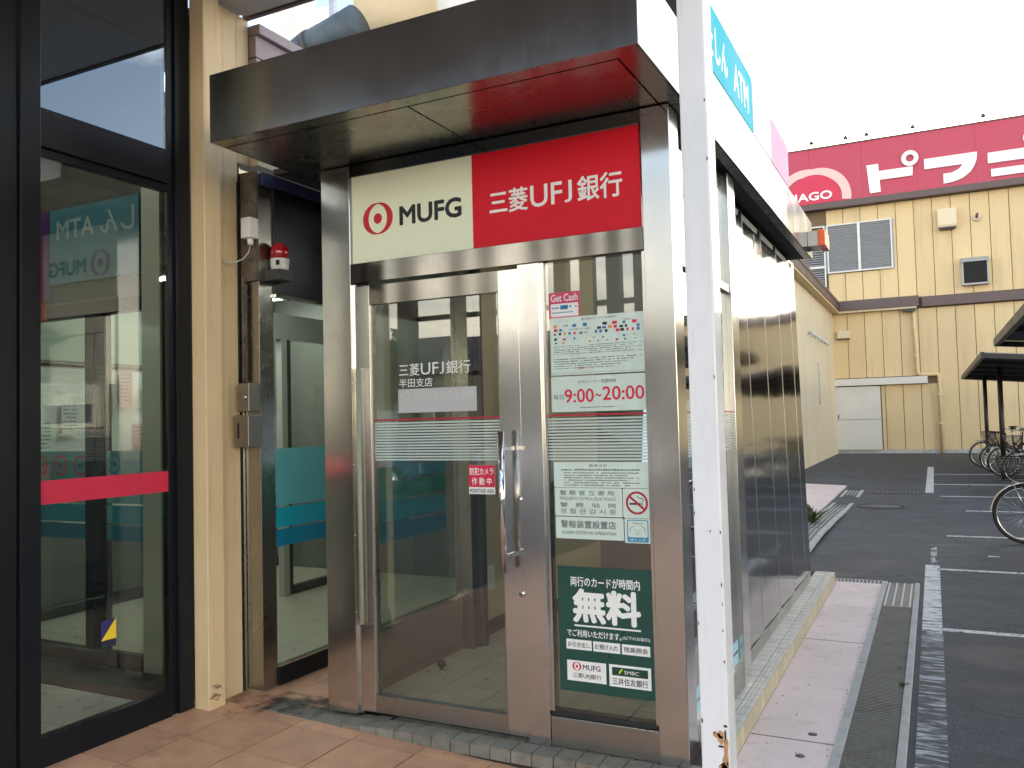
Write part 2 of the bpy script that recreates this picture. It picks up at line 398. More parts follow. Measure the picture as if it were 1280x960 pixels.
logo_red = pbr('logo_red', (.55, .006, .018), .4, 0, .02)
ink = pbr('black_ink', (.012, .012, .014), .5, 0, .02)
ink_grey = pbr('grey_ink', (.10, .11, .11), .5, 0, .02)
ink_white = pbr('white_ink', (.82, .82, .80), .45, 0, .02)
ink_red = pbr('red_ink', (.66, .015, .06), .5, 0, .02)
ink_blue = pbr('blue_ink', (.02, .17, .36), .5, 0, .02)
ink_orange = pbr('orange_ink', (.75, .30, .06), .5, 0, .02)
paper_mint = pbr('laminated_notice', (.62, .73, .66), .26, 0, .02, 5, coat=.4)
paper_white = pbr('white_paper', (.70, .71, .68), .55, 0, .04, 5)
paper_green = pbr('pale_green_board', (.42, .50, .41), .55, 0, .04, 3)
plate_grey = pbr('pale_grey_cover_sticker', (.50, .50, .50), .5, 0, .03)
ink_pale = pbr('faint_lettering', (.62, .61, .60), .5, 0, .02)
green_poster = pbr('dark_green_poster', (.006, .062, .048), .3, 0, .05, 3, coat=.3)
green_dark = pbr('smbc_green', (.006, .05, .03), .4, 0, .02)
lime = pbr('lime_ink', (.45, .62, .03), .4, 0, .02)
pink_sticker = pbr('cash_sticker_red', (.60, .05, .12), .35, 0, .05)
teal1 = pbr('teal_film_light', (.09, .33, .35), .35, 0, .04, coat=.3)
teal2 = pbr('teal_film_mid', (.005, .28, .38), .35, 0, .04, coat=.3)
teal3 = pbr('teal_film_deep', (.003, .17, .28), .35, 0, .04, coat=.3)
red_band = pbr('red_band_film', (.58, .02, .06), .4, 0, .04)
stripe_film = film('white_stripe_film', (.62, .72, .66), .75)
stripe_red = film('red_stripe_film', (.5, .02, .05), .8)
glass_front = glass('clear_glass', .07, (.90, .91, .88))
glass_store = glass('store_glass', .065, (.80, .83, .80), wave=.0)
glass_upper = glass('store_upper_glass', .17, (.72, .76, .80))
glass_inner = glass('inner_glass', .03, (.92, .94, .92))
glass_side = glass('side_glass', .22, (.60, .66, .66))
acrylic = glass('clear_acrylic', .035, (.93, .93, .91))
navy = pbr('navy_panel', (.006, .008, .016), .35, 0, .1)
indigo = pbr('indigo_trim', (.05, .06, .14), .4, 0, .05)
tan_flash = pbr('aged_flashing', (.13, .105, .08), .7, 0, .3, 14, dirt=(.03, .025, .02, .5, .7), dirt_s=18)
cream_int = pbr('cream_interior_wall', (.50, .44, .29), .6, 0, .03)
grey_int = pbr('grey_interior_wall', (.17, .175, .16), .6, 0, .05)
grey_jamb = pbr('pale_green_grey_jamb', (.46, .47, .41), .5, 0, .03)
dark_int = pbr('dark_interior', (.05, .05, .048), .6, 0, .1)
kick_int = pbr('satin_grey_kick_panel', (.17, .155, .13), .4, .3, .05)
mat_brown = pbr('entrance_mat', (.075, .07, .06), .9, 0, .15, 60)
rubber = pbr('black_rubber', (.012, .012, .012), .6, 0, .1)
beacon_red = pbr('beacon_red_lens', (.34, .004, .012), .12, 0, .05, coat=1)
amber = emit('amber_lens', (1, .12, .01), .7); 
lamp_mat = emit('fluorescent_tube', (1, 1, .93), 22)
lamp_fill = emit('added_fill_panel', (.95, 1, .93), 9)
lamp_soft = emit('ceiling_light_panel', (.93, 1, .93), 8)
cyan_sign = pbr('cyan_sign_face', (.04, .52, .68), .6, 0, .02, spec=.05)
white_sign = pbr('white_sign_face', (.78, .78, .80), .6, 0, .02, spec=.1)
magenta = pbr('magenta_sign_face', (.74, .42, .60), .6, 0, .02, spec=.1)
piago_pink = pbr('faded_crimson_board', (.45, .040, .085), .45, 0, .05, .5)
piago_red = pbr('crimson_disc', (.56, .012, .06), .4, 0, .03)
piago_pale = pbr('pale_pink_ring', (.74, .48, .46), .45, 0, .03)
louvre_m = pbr('grey_louvre', (.34, .35, .37), .5, .2, .08, 4)
duct_blue = pbr('blue_grey_lagging', (.06, .085, .11), .55, 0, .25, 5, bump=.2, bs=12)
beige_m = pbr('beige_plant', (.66, .52, .33), .6, 0, .05)
shelter_m = pbr('dark_brown_metal', (.022, .017, .016), .4, .2, .2, 9)
shelter_roof = pbr('smoked_corrugated_roof', (.055, .05, .052), .5, 0, .15, 8)
bike_black = pbr('black_enamel', (.012, .012, .013), .22, 0, .1, coat=.5)
bike_silver = pbr('bicycle_silver', (.62, .62, .62), .2, 1, .05)
bike_navy = pbr('dark_blue_enamel', (.012, .022, .06), .25, 0, .1, coat=.5)
leaf_m = pbr('leaf_green', (.055, .085, .028), .6, 0, .4, 8)
weed_m = pbr('weed_green', (.075, .10, .035), .6, 0, .4, 30)
bark = pbr('bark', (.07, .055, .04), .9, 0, .3, 20)
rust = pbr('rust', (.50, .27, .12), .9, 0, .4, 60)
rust_dark = pbr('dark_rust', (.05, .025, .015), .95, 0, .4, 60)
white_line = worn_paint('worn_white_line', .42, 16)
white_block = worn_paint('scuffed_white_band', .56, 12, (.45, 2.3, 1), base=(.075, .078, .085), col=(.50, .52, .55), soft=.07)
white_block2 = worn_paint('whiter_band', .44, 11, (.5, 1.7, 1), col=(.62, .63, .64), soft=.05)
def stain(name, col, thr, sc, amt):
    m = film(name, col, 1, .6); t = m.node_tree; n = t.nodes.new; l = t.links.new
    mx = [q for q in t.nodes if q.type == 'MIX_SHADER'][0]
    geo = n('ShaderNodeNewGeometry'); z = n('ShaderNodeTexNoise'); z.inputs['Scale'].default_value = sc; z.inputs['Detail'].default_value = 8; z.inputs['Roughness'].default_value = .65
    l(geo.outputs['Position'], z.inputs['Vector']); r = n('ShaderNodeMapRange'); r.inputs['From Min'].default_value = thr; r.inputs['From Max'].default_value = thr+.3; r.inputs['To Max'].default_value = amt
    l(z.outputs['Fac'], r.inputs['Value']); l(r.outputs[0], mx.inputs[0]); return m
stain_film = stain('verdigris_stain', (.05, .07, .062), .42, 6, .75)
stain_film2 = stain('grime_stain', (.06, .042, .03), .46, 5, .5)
green_glass_stain = pbr('verdigris_stain', (.055, .085, .075), .6, 0, .4, 20)

# ================================================================== THE SETTING: ground, floors, kerb
struct('car_park_ground', MB().box(-160, 160, -160, 160, -.60, -.12), asphalt)
def fz(x): return -.02 - .04*(x+.2)
floor_bed = struct('paved_floor', MB().prism([(-.858, fz(-.858)-.009), (1.80, fz(1.80)-.009), (1.80, -.5), (-.858, -.5)], -8.2, -.105), mortar)
PX, PY = .3465, .335
tile_me = mesh_of('tile', MB().box(-PX/2+.0045, PX/2-.0045, -PY/2+.0045, PY/2-.0045, -.012, 0), orange_tile, Vector((0, 0, 0)))
tile_half = mesh_of('tile', MB().box(-PX/2+.0022, PX/2-.0022, -.045, .0445, -.012, 0), orange_tile, Vector((0, 0, 0)))
for i in range(8):
    xc = -.9055 + PX*(i+.5) - (.0 if i else 0)
    piece('tile', tile_half, (xc, -.153, fz(xc)), floor_bed, (0, math.atan(.04), 0))
    for j in range(23):
        yc = -.20 - PY*(j+.5)
        piece('tile', tile_me, (xc, yc, fz(xc)+random.uniform(-.0006, .0006)), floor_bed, (random.uniform(-.0015, .0015), math.atan(.04)+random.uniform(-.0015, .0015), 0))

# grey tile step under the booth front
strip = struct('tiled_step', MB().box(.20, 1.742, -.101, .30, -.12, -.004).box(-.50, .1995, -.101, .30, -.12, -.026), mortar)
def stz(x): return 0 if x > .2 else (fz(x)+.003)*min(1, (.2-x)/.35)
g_me = mesh_of('tile', MB().box(-.0475, .0475, -.0225, .0225, -.01, 0), grey_tile, Vector())
g_me2 = mesh_of('tile', MB().box(-.0475, .0475, -.0475, .0475, -.01, 0), grey_tile, Vector())
g_me3 = mesh_of('tile', MB().box(-.0475, .0475, 0, .006, -.05, 0), grey_tile, Vector())
x = -.445
while x < 1.70:
    piece('tile', g_me2, (x, -.051, stz(x)), strip)
    piece('tile', g_me, (x+.02 if x < 1.60 else x, .022, stz(x)), strip)
    if x > -.36: piece('tile', g_me3, (x, -.107, stz(x)-.003), strip)
    x += .1
# tiled kerb along the booth side
kerb = struct('tiled_kerb', MB().box(1.50, 1.738, .30, 4.58, -.14, -.004), mortar)
k1 = mesh_of('tile', MB().box(-.0475, .0475, -.0485, .0485, -.01, 0), kerb_tile, Vector())
k2 = mesh_of('tile', MB().box(-.0095, .0095, -.0485, .0485, -.01, 0), kerb_tile, Vector())
k3 = mesh_of('tile', MB().box(-.004, .004, -.0485, .0485, -.088, -.002), kerb_side, Vector())
for j in range(42):
    y = .355 + j*.1015
    piece('tile', k1, (1.632, y, 0), kerb)
    for q in range(3): piece('tile', k2, (1.692+.0205*q, y, -.0005*q), kerb)
    piece('tile', k3, (1.7425, y, 0), kerb)

# pink walkway and drain
walk = struct('pink_walkway', MB().box(1.80, 2.118, -8.2, -.105, -.30, -.09).box(1.747, 2.118, -.105, 4.62, -.30, -.09), pink_conc)
for y_ in (-1.6, .72, 2.55): struct('expansion_joint', MB().box(1.748 if y_ > -.1 else 1.801, 2.117, y_, y_+.006, -.0898, -.0888), joint_dark)
for i_, (px_, py_) in enumerate(((2.014, .82), (1.996, .54))):
    pg_ = thing('floor_plug', (px_, py_, -.09), ['further small round metal plug set in the pink walkway', 'nearer small round metal plug set in the pink walkway'][i_], 'plug', 'plugs in the walkway')
    obj('cap', MB().cyl((px_, py_, -.091), .021, .003, 'Z', 20), lid_m, pg_)
r_ = random.Random(77); b = MB()
for k_ in range(150):
    x_, y_ = r_.uniform(1.76, 2.11), r_.uniform(-.1, 4.5)
    if r_.random() < .5: x_ = (1.752 if r_.random() < .5 else 2.105)+r_.uniform(-.008, .008)
    q_ = r_.uniform(.002, .006); a_ = r_.uniform(0, 3)
    b.add([(x_+q_*math.cos(a_+t_), y_+2*q_*math.sin(a_+t_), -.0895+.002*(t_ > 3)) for t_ in (0, 1.6, 3.1, 4.7)], [(0, 1, 2, 3)])
struct('grit', b, joint_dark)
drain = thing('drain_channel', (2.25, 0, -.12), 'long grated storm drain beside the pink walkway', 'drain')
obj('channel', MB().box(2.165, 2.375, -8, 4.75, -.30, -.125), pit, drain)
fr = MB()
y = -7.9
while y < 4.7:
    fr.box(2.118, 2.160, y, min(y+.994, 4.75), -.15, -.086); fr.box(2.375, 2.412, y, min(y+.994, 4.75), -.15, -.086); y += 1.0
obj('edge_frame', fr, concrete, drain, .002)
gr = MB(); y = -2
while y < 3.72:
    gr.box(2.163, 2.372, y, y+.011, -.099, -.090); y += .0235
for q in range(5): gr.box(2.20+q*.035, 2.204+q*.035, -2, 3.72, -.112, -.0935)
obj('grating_bar', gr, galv_dull, drain, kind='stuff')
cp = MB().box(2.163, 2.372, 3.74, 3.752, -.11, -.088)
obj('cover_plate', MB().box(2.163, 2.372, 3.75, 4.72, -.11, -.094), galv_dull, drain)
for q in range(4): obj('rib', MB().box(2.175+q*.058, 2.185+q*.058, 3.76, 4.71, -.095, -.0885), galv, drain)
cross = thing('cross_grate', (1.95, 4.7, -.12), 'short ladder-like steel grate across the end of the pink walkway', 'drain')
obj('frame', MB().box(1.70, 2.115, 4.622, 4.634, -.13, -.087).box(1.70, 2.115, 4.748, 4.76, -.13, -.087), galv, cross)
obj('channel', MB().box(1.70, 2.115, 4.634, 4.748, -.2, -.13), pit, cross)
for q in range(14): obj('bar', MB().box(1.71+q*.031, 1.72+q*.031, 4.636, 4.746, -.12, -.089), galv, cross)
# the second pavement and drain, past the booth
struct('far_pink_pavement', MB().prism([(-.58, 5.6), (.98, 5.6), (.94, 14.9), (-.58, 15.6)], -.3, -.085, lambda u, v, w: (u, v, w)), pink_conc)
d2 = thing('drain_channel', (1.15, 9, -.12), 'further drain curving past the small weed, beyond the booth corner', 'drain')
def wob(y): return -.10 + .035*math.sin((y-6)*.75) + .015*(y < 8)
def ribbon(x0, x1, ya, yb, dz, m, nm, th=.03):
    b = MB(); n = 24
    for i in range(n):
        a, c = ya+(yb-ya)*i/n, ya+(yb-ya)*(i+1)/n
        za, zc = wob(a)+dz, wob(c)+dz
        b.add([(x0,a,za-th),(x1,a,za-th),(x1,c,zc-th),(x0,c,zc-th),(x0,a,za),(x1,a,za),(x1,c,zc),(x0,c,zc)],
              [(0,3,2,1),(4,5,6,7),(0,1,5,4),(1,2,6,5),(2,3,7,6),(3,0,4,7)])
    return obj(nm, b, m, d2)
ribbon(1.00, 1.05, 5.6, 14, .012, concrete, 'edge_frame'); ribbon(1.27, 1.33, 5.6, 14, .012, concrete, 'edge_frame')
ribbon(1.05, 1.27, 5.6, 9.95, .0, galv_dull, 'grating_panel'); ribbon(1.05, 1.27, 10.0, 14, .0, galv_dull, 'grating_panel')
for q in range(3): ribbon(1.09+q*.06, 1.105+q*.06, 5.6, 14, .008, galv, 'rib')

# weeds
def weed(loc, n, h, label, grp=None):
    b = MB(); r_ = random.Random(n)
    for i in range(n):
        a = r_.uniform(0, 2*PI); t = r_.uniform(.2, 1.1); l = h*r_.uniform(.5, 1); wd = h*.16
        base = Vector(loc)+Vector((r_.uniform(-.3, .3)*h, r_.uniform(-.3, .3)*h, 0))
        d = Vector((math.cos(a)*math.sin(t), math.sin(a)*math.sin(t), math.cos(t)))
        sd_ = Vector((-math.sin(a), math.cos(a), 0))*wd
        m_ = base+d*l*.55; e = base+d*l+Vector((0, 0, -.15*l))
        b.add([base, m_+sd_, e, m_-sd_], [(0, 1, 2, 3)])
    o = obj('weed', b, weed_m, None, origin=loc); tag(o, label, 'weed', grp); return o
weed((.96, 8.6, -.09), 90, .34, 'bushy green weed growing at the edge of the far drain')
weed((2.372, 1.75, -.10), 16, .045, 'small green weed growing in the near grated drain, beside its kerb')
weed((2.34, 2.05, -.10), 9, .035, 'tiny weed sprouting from the grating further along')

# painted lines and lids on the asphalt
def mark(nm, x0, x1, y0, y1, m, z=-.116): struct(nm, MB().box(x0, x1, y0, y1, z-.003, z), m)
mark('scuffed_line', 2.445, 2.575, -6, 3.11, white_block)
mark('scuffed_line', 2.445, 2.572, 3.13, 5.9, white_block2)
mark('scuffed_line', 2.49, 2.55, 5.9, 7.1, worn_paint('fading_line', .53, 14, (1.2, 1.2, 1), soft=.05))
mark('road_marking', 2.38, 2.52, 13.9, 21.6, white_line)
for y, x0, wd in ((3.20, 2.575, .075), (5.66, 2.55, .07), (8.05, 2.66, .08), (10.9, 2.95, .07), (13.2, 2.62, .07), (15.8, 2.52, .09), (18.8, 2.5, .09)):
    mark('road_marking', x0, x0+5.2, y, y+wd, white_line)
mark('road_marking', 3.02, 3.12, 6.6, 6.65, white_line)
mh = thing('manhole_cover', (1.76, 11.3, -.12), 'round flat manhole cover set in the dark asphalt', 'manhole')
obj('lid', MB().cyl((1.76, 11.3, -.13), .33, .0135, 'Z', 40), lid_m, mh)
obj('rim', MB().torus((1.76, 11.3, -.119), .345, .008, 'Z', 40, 6), pit, mh)
gg = thing('road_grate', (3.0, 15.2, -.12), 'dark slotted road grate far across the asphalt', 'drain')
obj('plate', MB().box(1.5, 2.3, 13.6, 13.95, -.13, -.114), dark_gap, gg)
for q in range(12): obj('bar', MB().box(1.53+q*.065, 1.56+q*.065, 13.62, 13.93, -.116, -.108), galv_dull, gg)

# ================================================================== THE BANK BOOTH
booth = thing('atm_booth', (.75, 0, 0), 'stainless steel bank kiosk with glazed front and wide metal canopy', 'kiosk')
DF = 2.70
# frame posts
obj('corner_post', MB().box(-.157, .020, 0, .15, 0, DF-.004), steel_post, booth, .0025)
obj('corner_post', MB().box(1.532, 1.655, -.002, .135, 0, DF-.004), steel_post, booth, .0025)
obj('mullion', MB().box(.945, 1.049, -.006, .075, .002, 2.100), steel_post, booth, .002)
obj('jamb', MB().box(.0205, .046, .018, .10, .004, 2.100), steel_post, booth)
obj('jamb', MB().box(1.0495, 1.066, .012, .06, .15, 2.100), steel_post, booth)
obj('jamb', MB().box(1.517, 1.5315, .012, .06, .15, 2.100), steel_post, booth)
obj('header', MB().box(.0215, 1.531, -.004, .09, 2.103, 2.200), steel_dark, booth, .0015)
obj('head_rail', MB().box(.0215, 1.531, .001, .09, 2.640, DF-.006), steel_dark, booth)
obj('sill', MB().box(1.050, 1.531, .004, .09, .003, .128), steel_kick, booth, .002)
obj('glazing_bead', MB().box(1.050, 1.531, .020, .07, .129, .150), dark_gap, booth)
obj('window_pane', MB().box(1.066, 1.517, .020, .026, .150, 2.098), glass_front, booth)
# fascia sign in the booth front
steel_screen = steel('stainless_passage_post', .30, (.40, .38, .35))
sg = thing('fascia_sign', (.77, 0, 2.2), 'cream and red bank sign board above the booth door', 'sign')
obj('cream_panel', MB().box(.030, .7165, .010, .04, 2.2025, 2.636), sign_white, sg)
obj('red_panel', MB().box(.7170, 1.5225, .010, .04, 2.2025, 2.636), sign_red, sg)
obj('sign_frame', MB().box(.0205, .029, .004, .05, 2.2005, 2.639).box(.029, 1.5235, .004, .05, 2.6365, 2.6395), steel_post, sg)
tf = FRONT(.010)
b = MB(); mufg_logo(b, .185, 2.412, .079, tf); obj('logo', b, logo_red, sg)
b = MB(); put_text(b, 'MUFG', .316, .655, 2.363, 2.451, tf, .05); obj('lettering', b, ink, sg)
b = MB()
put_text(b, '三菱', .808, .998, 2.348, 2.452, tf, .02)
put_ufj(b, 1.014, 1.222, 2.352, 2.448, tf, .016); put_text(b, '銀行', 1.240, 1.442, 2.347, 2.455, tf, .02)
obj('lettering', b, ink_white, sg)

# door
door = thing('glass_door', (.046, 0, 0), 'glazed steel-framed booth door with vertical bar handle', 'door')
obj('stile', MB().box(.0475, .130, 0, .045, .022, 2.085), steel_post, door, .0015)
obj('stile', MB().box(.842, .9435, 0, .045, .022, 2.085), steel_post, door, .0015)
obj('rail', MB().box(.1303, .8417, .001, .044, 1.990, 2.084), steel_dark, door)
obj('rail', MB().box(.1303, .8417, .001, .044, .023, .105), steel_kick, door)
obj('bead', MB().box(.1303, .139, .008, .04, .106, 1.989).box(.834, .8417, .008, .04, .106, 1.989), steel_kick, door)
obj('glass_pane', MB().box(.139, .834, .018, .024, .106, 1.989), glass_front, door)
hd = obj('handle', MB().tube([(.876, -.07, .745), (.876, -.07, 1.36)], .0145, 20), chrome, door)
obj('bracket', MB().box(.876, .925, -.076, -.064, 1.278, 1.292).box(.915, .929, -.07, 0, 1.276, 1.294), chrome, hd)
obj('bracket', MB().box(.876, .905, -.076, -.064, .812, .826).box(.896, .909, -.07, 0, .810, .828), chrome, hd)
for z in (1.058, .644):
    lk = obj('lock_cylinder', MB().cyl((.929, -.008, z), .014, .008, 'Y', 20), chrome, door)
    obj('keyway', MB().box(.927, .931, -.0092, -.0078, z-.006, z+.006), ink, lk)
gd = obj('finger_guard', MB().box(.036, .040, -.035, -.002, .437, 1.680).box(.040, .094, -.035, -.0315, .437, 1.680).box(.094, .098, -.035, -.002, .437, 1.680), acrylic, door)
for z in (.50, .87, 1.21, 1.61): obj('screw', MB().cyl((.050, -.038, z), .004, .004, 'Y', 10), chrome, gd)
obj('guard_rod', MB().tube([(.067, -.014, .44), (.067, -.014, 1.677)], .011, 12), grey_jamb, gd)
tg = FRONT(.018)
b = MB()
for q in range(14): rect(b, .139, .834, 1.2285+q*.01345, 1.2363+q*.01345, tg, 0, .0006)
obj('stripe_film', b, stripe_film, door)
obj('stripe_film', rect(MB(), .139, .834, 1.4195, 1.4275, tg, 0, .0006), stripe_red, door)
b = MB(); put_text(b, '三菱', .288, .403, 1.632, 1.690, tg, .006); put_ufj(b, .412, .545, 1.634, 1.690, tg); put_text(b, '銀行', .552, .682, 1.632, 1.693, tg, .004)
put_text(b, '半田支店', .287, .475, 1.577, 1.619, tg, .004)
obj('lettering', b, ink_white, door)
b = MB()
tw = FRONT(.020)
for q in range(14): rect(b, 1.067, 1.516, 1.2285+q*.01345, 1.2363+q*.01345, tw, 0, .0006)
obj('stripe_film', b, stripe_film, booth)
obj('stripe_film', rect(MB(), 1.067, 1.516, 1.4195, 1.4275, tw, 0, .0006), stripe_red, booth)

# notices (each is its own thing)
def notice(name, label, x0, x1, z0, z1, m, y=.0175, r=.006, cat='notice', th=.002):
    t = thing(name, ((x0+x1)/2, y, z0), label, cat)
    obj('sheet', rrect(MB(), x0, x1, z0, z1, FRONT(y), 0, th, r), m, t)
    return t, FRONT(y-th-.0001)
def fine(b, x0, x1, z, h, to, seed=0, gap=.25, dens=1.0):
    """a row of illegible fine print as broken dashes"""
    r_ = random.Random(seed); x = x0
    while x < x1:
        l = h*r_.uniform(.6, 1.3)
        if r_.random() > gap*.4 and r_.random() < dens: rect(b, x, min(x+l, x1), z+h*.1*r_.random(), z+h*r_.uniform(.7, 1), to, 0, .0004)
        x += l + h*.35
t, f = notice('cover_sticker', 'blank grey strip stuck over faint lettering on the booth door', .281, .712, 1.4555, 1.569, plate_grey, .0172, .002, 'sticker', .001)
b = MB(); put_text(b, 'ピアゴ阿久比北店出張所', .292, .700, 1.512, 1.556, f); obj('lettering', b, ink_pale, t)
t, f = notice('warning_sticker', 'red and white security camera sticker beside the door handle', .661, .797, 1.075, 1.207, ink_white, .0172, .003, 'sticker', .001)
obj('red_field', rect(MB(), .6615, .7965, 1.107, 1.2065, f), ink_red, t)
f2 = FRONT(.0172-.001-.0012)
b = MB(); put_text(b, '防犯カメラ', .668, .790, 1.162, 1.195, f2, .016); put_text(b, '作 動 中', .678, .780, 1.117, 1.150, f2, .016); obj('lettering', b, ink_white, t)
b = MB(); put_text(b, 'MONITORED AREA', .667, .791, 1.081, 1.098, f, .012); obj('lettering', b, ink, t)
t, f = notice('cash_sticker', 'small pink cash machine sticker at the top of the side window', 1.085, 1.232, 1.842, 1.962, pink_sticker, .0195, .006, 'sticker', .001)
b = MB(); put_text(b, 'Get Cash', 1.096, 1.222, 1.922, 1.953, f, .016); rrect(b, 1.094, 1.224, 1.855, 1.912, f, 0, .0004, .004); obj('lettering', b, ink_white, t)
b = MB(); f3 = FRONT(.0195-.001-.0007)
rect(b, 1.140, 1.176, 1.886, 1.904, f3, 0, .0004); fine(b, 1.100, 1.136, 1.89, .009, f3, 4); fine(b, 1.182, 1.218, 1.892, .009, f3, 5); fine(b, 1.100, 1.218, 1.87, .006, f3, 6); obj('card_mark', b, ink_blue, t, kind='stuff')
# card chart
t, f = notice('card_chart', 'pale chart of accepted bank cards in the side window', 1.089, 1.521, 1.598, 1.850, paper_mint, .0195)
bb = {k: MB() for k in ('b', 'r', 'o', 'g', 'k')}
r_ = random.Random(3)
put_text(bb['g'], '海外発行カードご利用案内', 1.235, 1.395, 1.832, 1.842, f) 
rows = [(1.805, 9, .017), (1.789, 16, .014), (1.773, 17, .013), (1.750, 9, .012), (1.735, 10, .010)]
for z, n, h in rows:
    for i in range(n):
        xx = 1.103+(.405)*(i+.15*r_.random())/n
        if r_.random() < .16: continue
        k = r_.choice(['b', 'r', 'b', 'g', 'k', 'o', 'r', 'b'])
        if r_.random() < .3: fine(bb['g'], xx, xx+h*1.3, z+h*.3, h*.4, f, i)
        else: rect(bb[k], xx, xx+h*r_.uniform(.7, 1.3), z, z+h*r_.uniform(.6, 1), f, 0, .0004)
for q in range(5): fine(bb['g'], 1.103, 1.225+.06*(q % 3), 1.722-q*.0085, .004, f, 20+q, .6)
for q in range(5): fine(bb['g'], 1.27, 1.505-.04*(q % 2), 1.722-q*.0085, .004, f, 30+q, .6)
for q in range(5): fine(bb['k'] if q < 2 else bb['g'], 1.103, 1.50-.03*q, 1.665-q*.010, .0045, f, 40+q, .5)
put_text(bb['k'], 'Vpia', 1.427, 1.460, 1.817, 1.826, f)
fine(bb['r'], 1.22, 1.245, 1.622, .008, f, 2)
for k, m, nm in (('b', ink_blue, 'card_mark'), ('r', ink_red, 'card_mark'), ('o', ink_orange, 'card_mark'), ('g', ink_grey, 'fine_print'), ('k', ink, 'fine_print')):
    obj(nm, bb[k], m, t, kind='stuff')
obj('border_line', rect(MB(), 1.097, 1.513, 1.6055, 1.6063, f), ink_grey, t)
# opening hours
t, f = notice('opening_hours_notice', 'pale notice with red opening hours 9:00 to 20:00', 1.087, 1.518, 1.438, 1.592, paper_mint, .0195)
b = MB(); put_text(b, '9:00', 1.150, 1.284, 1.478, 1.535, f, .022); put_text(b, '~', 1.291, 1.318, 1.500, 1.513, f, .02); put_text(b, '20:00', 1.326, 1.508, 1.484, 1.541, f, .022); obj('lettering', b, ink_red, t)
b = MB(); put_text(b, 'ATMコーナー営業時間', 1.213, 1.386, 1.558, 1.574, f); put_text(b, '毎日', 1.096, 1.144, 1.492, 1.515, f); fine(b, 1.22, 1.385, 1.453, .005, f, 9); obj('lettering', b, ink_grey, t)
# policy, police, alarm etc.
t, f = notice('policy_notice', 'white fine-print policy notice below the window stripes', 1.089, 1.521, 1.112, 1.221, paper_mint, .0190)
b = MB(); put_text(b, '勧 誘 方 針', 1.255, 1.335, 1.200, 1.212, f, .01)
fine(b, 1.125, 1.480, 1.184, .008, f, 1, .1)
for q in range(6): fine(b, 1.136, 1.475-.04*(q % 2), 1.172-q*.0105, .0055, f, 60+q, .3)
obj('fine_print', b, ink_grey, t, kind='stuff')
t, f = notice('police_notice', 'white police patrol notice in four scripts', 1.090, 1.398, .989, 1.110, paper_mint, .0190)
b = MB(); put_text(b, '警 察 官 立 寄 所', 1.114, 1.365, 1.078, 1.099, f, .006)
put_text(b, 'FREQUENTLY PATROLLED BY POLICE', 1.114, 1.368, 1.055, 1.071, f)
put_text(b, '警   務   站   岗', 1.114, 1.368, 1.027, 1.047, f, .006); put_text(b, '경 찰 관 감 시 중', 1.114, 1.370, .999, 1.021, f, .002)
obj('lettering', b, ink_grey, t)
t, f = notice('no_smoking_notice', 'round red no smoking symbol on a white square', 1.401, 1.523, .988, 1.110, paper_mint, .0190)
b = MB(); annulus(b, 1.462, 1.051, .039, .048, f, 0, .0010)
c45, s45 = math.cos(R(-40)), math.sin(R(-40))
b.prism([(1.462+u*c45-v*s45, 1.051+u*s45+v*c45) for u, v in ((-.042, -.0045), (.042, -.0045), (.042, .0045), (-.042, .0045))], .0, .0011, f)
obj('prohibition_ring', b, pbr('dark_red_ink', (.40, .01, .03), .5), t)
b = MB(); rect(b, 1.430, 1.478, 1.043, 1.051, f); rect(b, 1.482, 1.486, 1.043, 1.051, f)
b.tube([f(1.482, 1.056, .0002), f(1.492, 1.064, .0002), f(1.482, 1.071, .0002), f(1.470, 1.072, .0002), f(1.462, 1.080, .0002)], .0018, 4); obj('cigarette_symbol', b, ink, t)
t, f = notice('alarm_notice', 'white alarm system notice, lowest of the white ones', 1.091, 1.401, .892, .985, paper_mint, .0190)
b = MB(); put_text(b, '警報装置設置店', 1.116, 1.367, .938, .970, f, .014); put_text(b, 'ALARM SYSTEM IN OPERATION', 1.119, 1.367, .912, .925, f, .012); obj('lettering', b, ink_grey, t)
t, f = notice('assistance_dog_notice', 'small blue and white welcome sticker beside the alarm notice', 1.405, 1.524, .884, .986, paper_mint, .0190)
b = MB(); rrect(b, 1.416, 1.508, .888, .981, f, 0, .0006, .008); obj('blue_border', b, pbr('sky_blue_ink', (.03, .25, .42), .5), t)
f2 = FRONT(.019-.002-.0008)
b = MB(); rrect(b, 1.420, 1.504, .909, .977, f2, 0, .0004, .006); put_text(b, 'ほじょ犬', 1.428, 1.496, .892, .904, f2, .01); obj('white_field', b, paper_mint, t)
f3 = FRONT(.019-.002-.0014)
b = MB(); put_text(b, 'Welcome!', 1.440, 1.488, .963, .971, f3)
for sx in (-1, 1):
    b.tube([f3(1.462+sx*.014, .955, 0), f3(1.462+sx*.030, .948, 0), f3(1.462+sx*.033, .930, 0)], .0012, 4); disc(b, 1.462+sx*.010, .940, .0022, .0022, f3, 0, .0004, 10)
b.tube([f3(1.452, .926, 0), f3(1.462, .920, 0), f3(1.472, .926, 0)], .0010, 4); disc(b, 1.462, .932, .003, .002, f3, 0, .0004, 10)
obj('face_drawing', b, ink_grey, t)
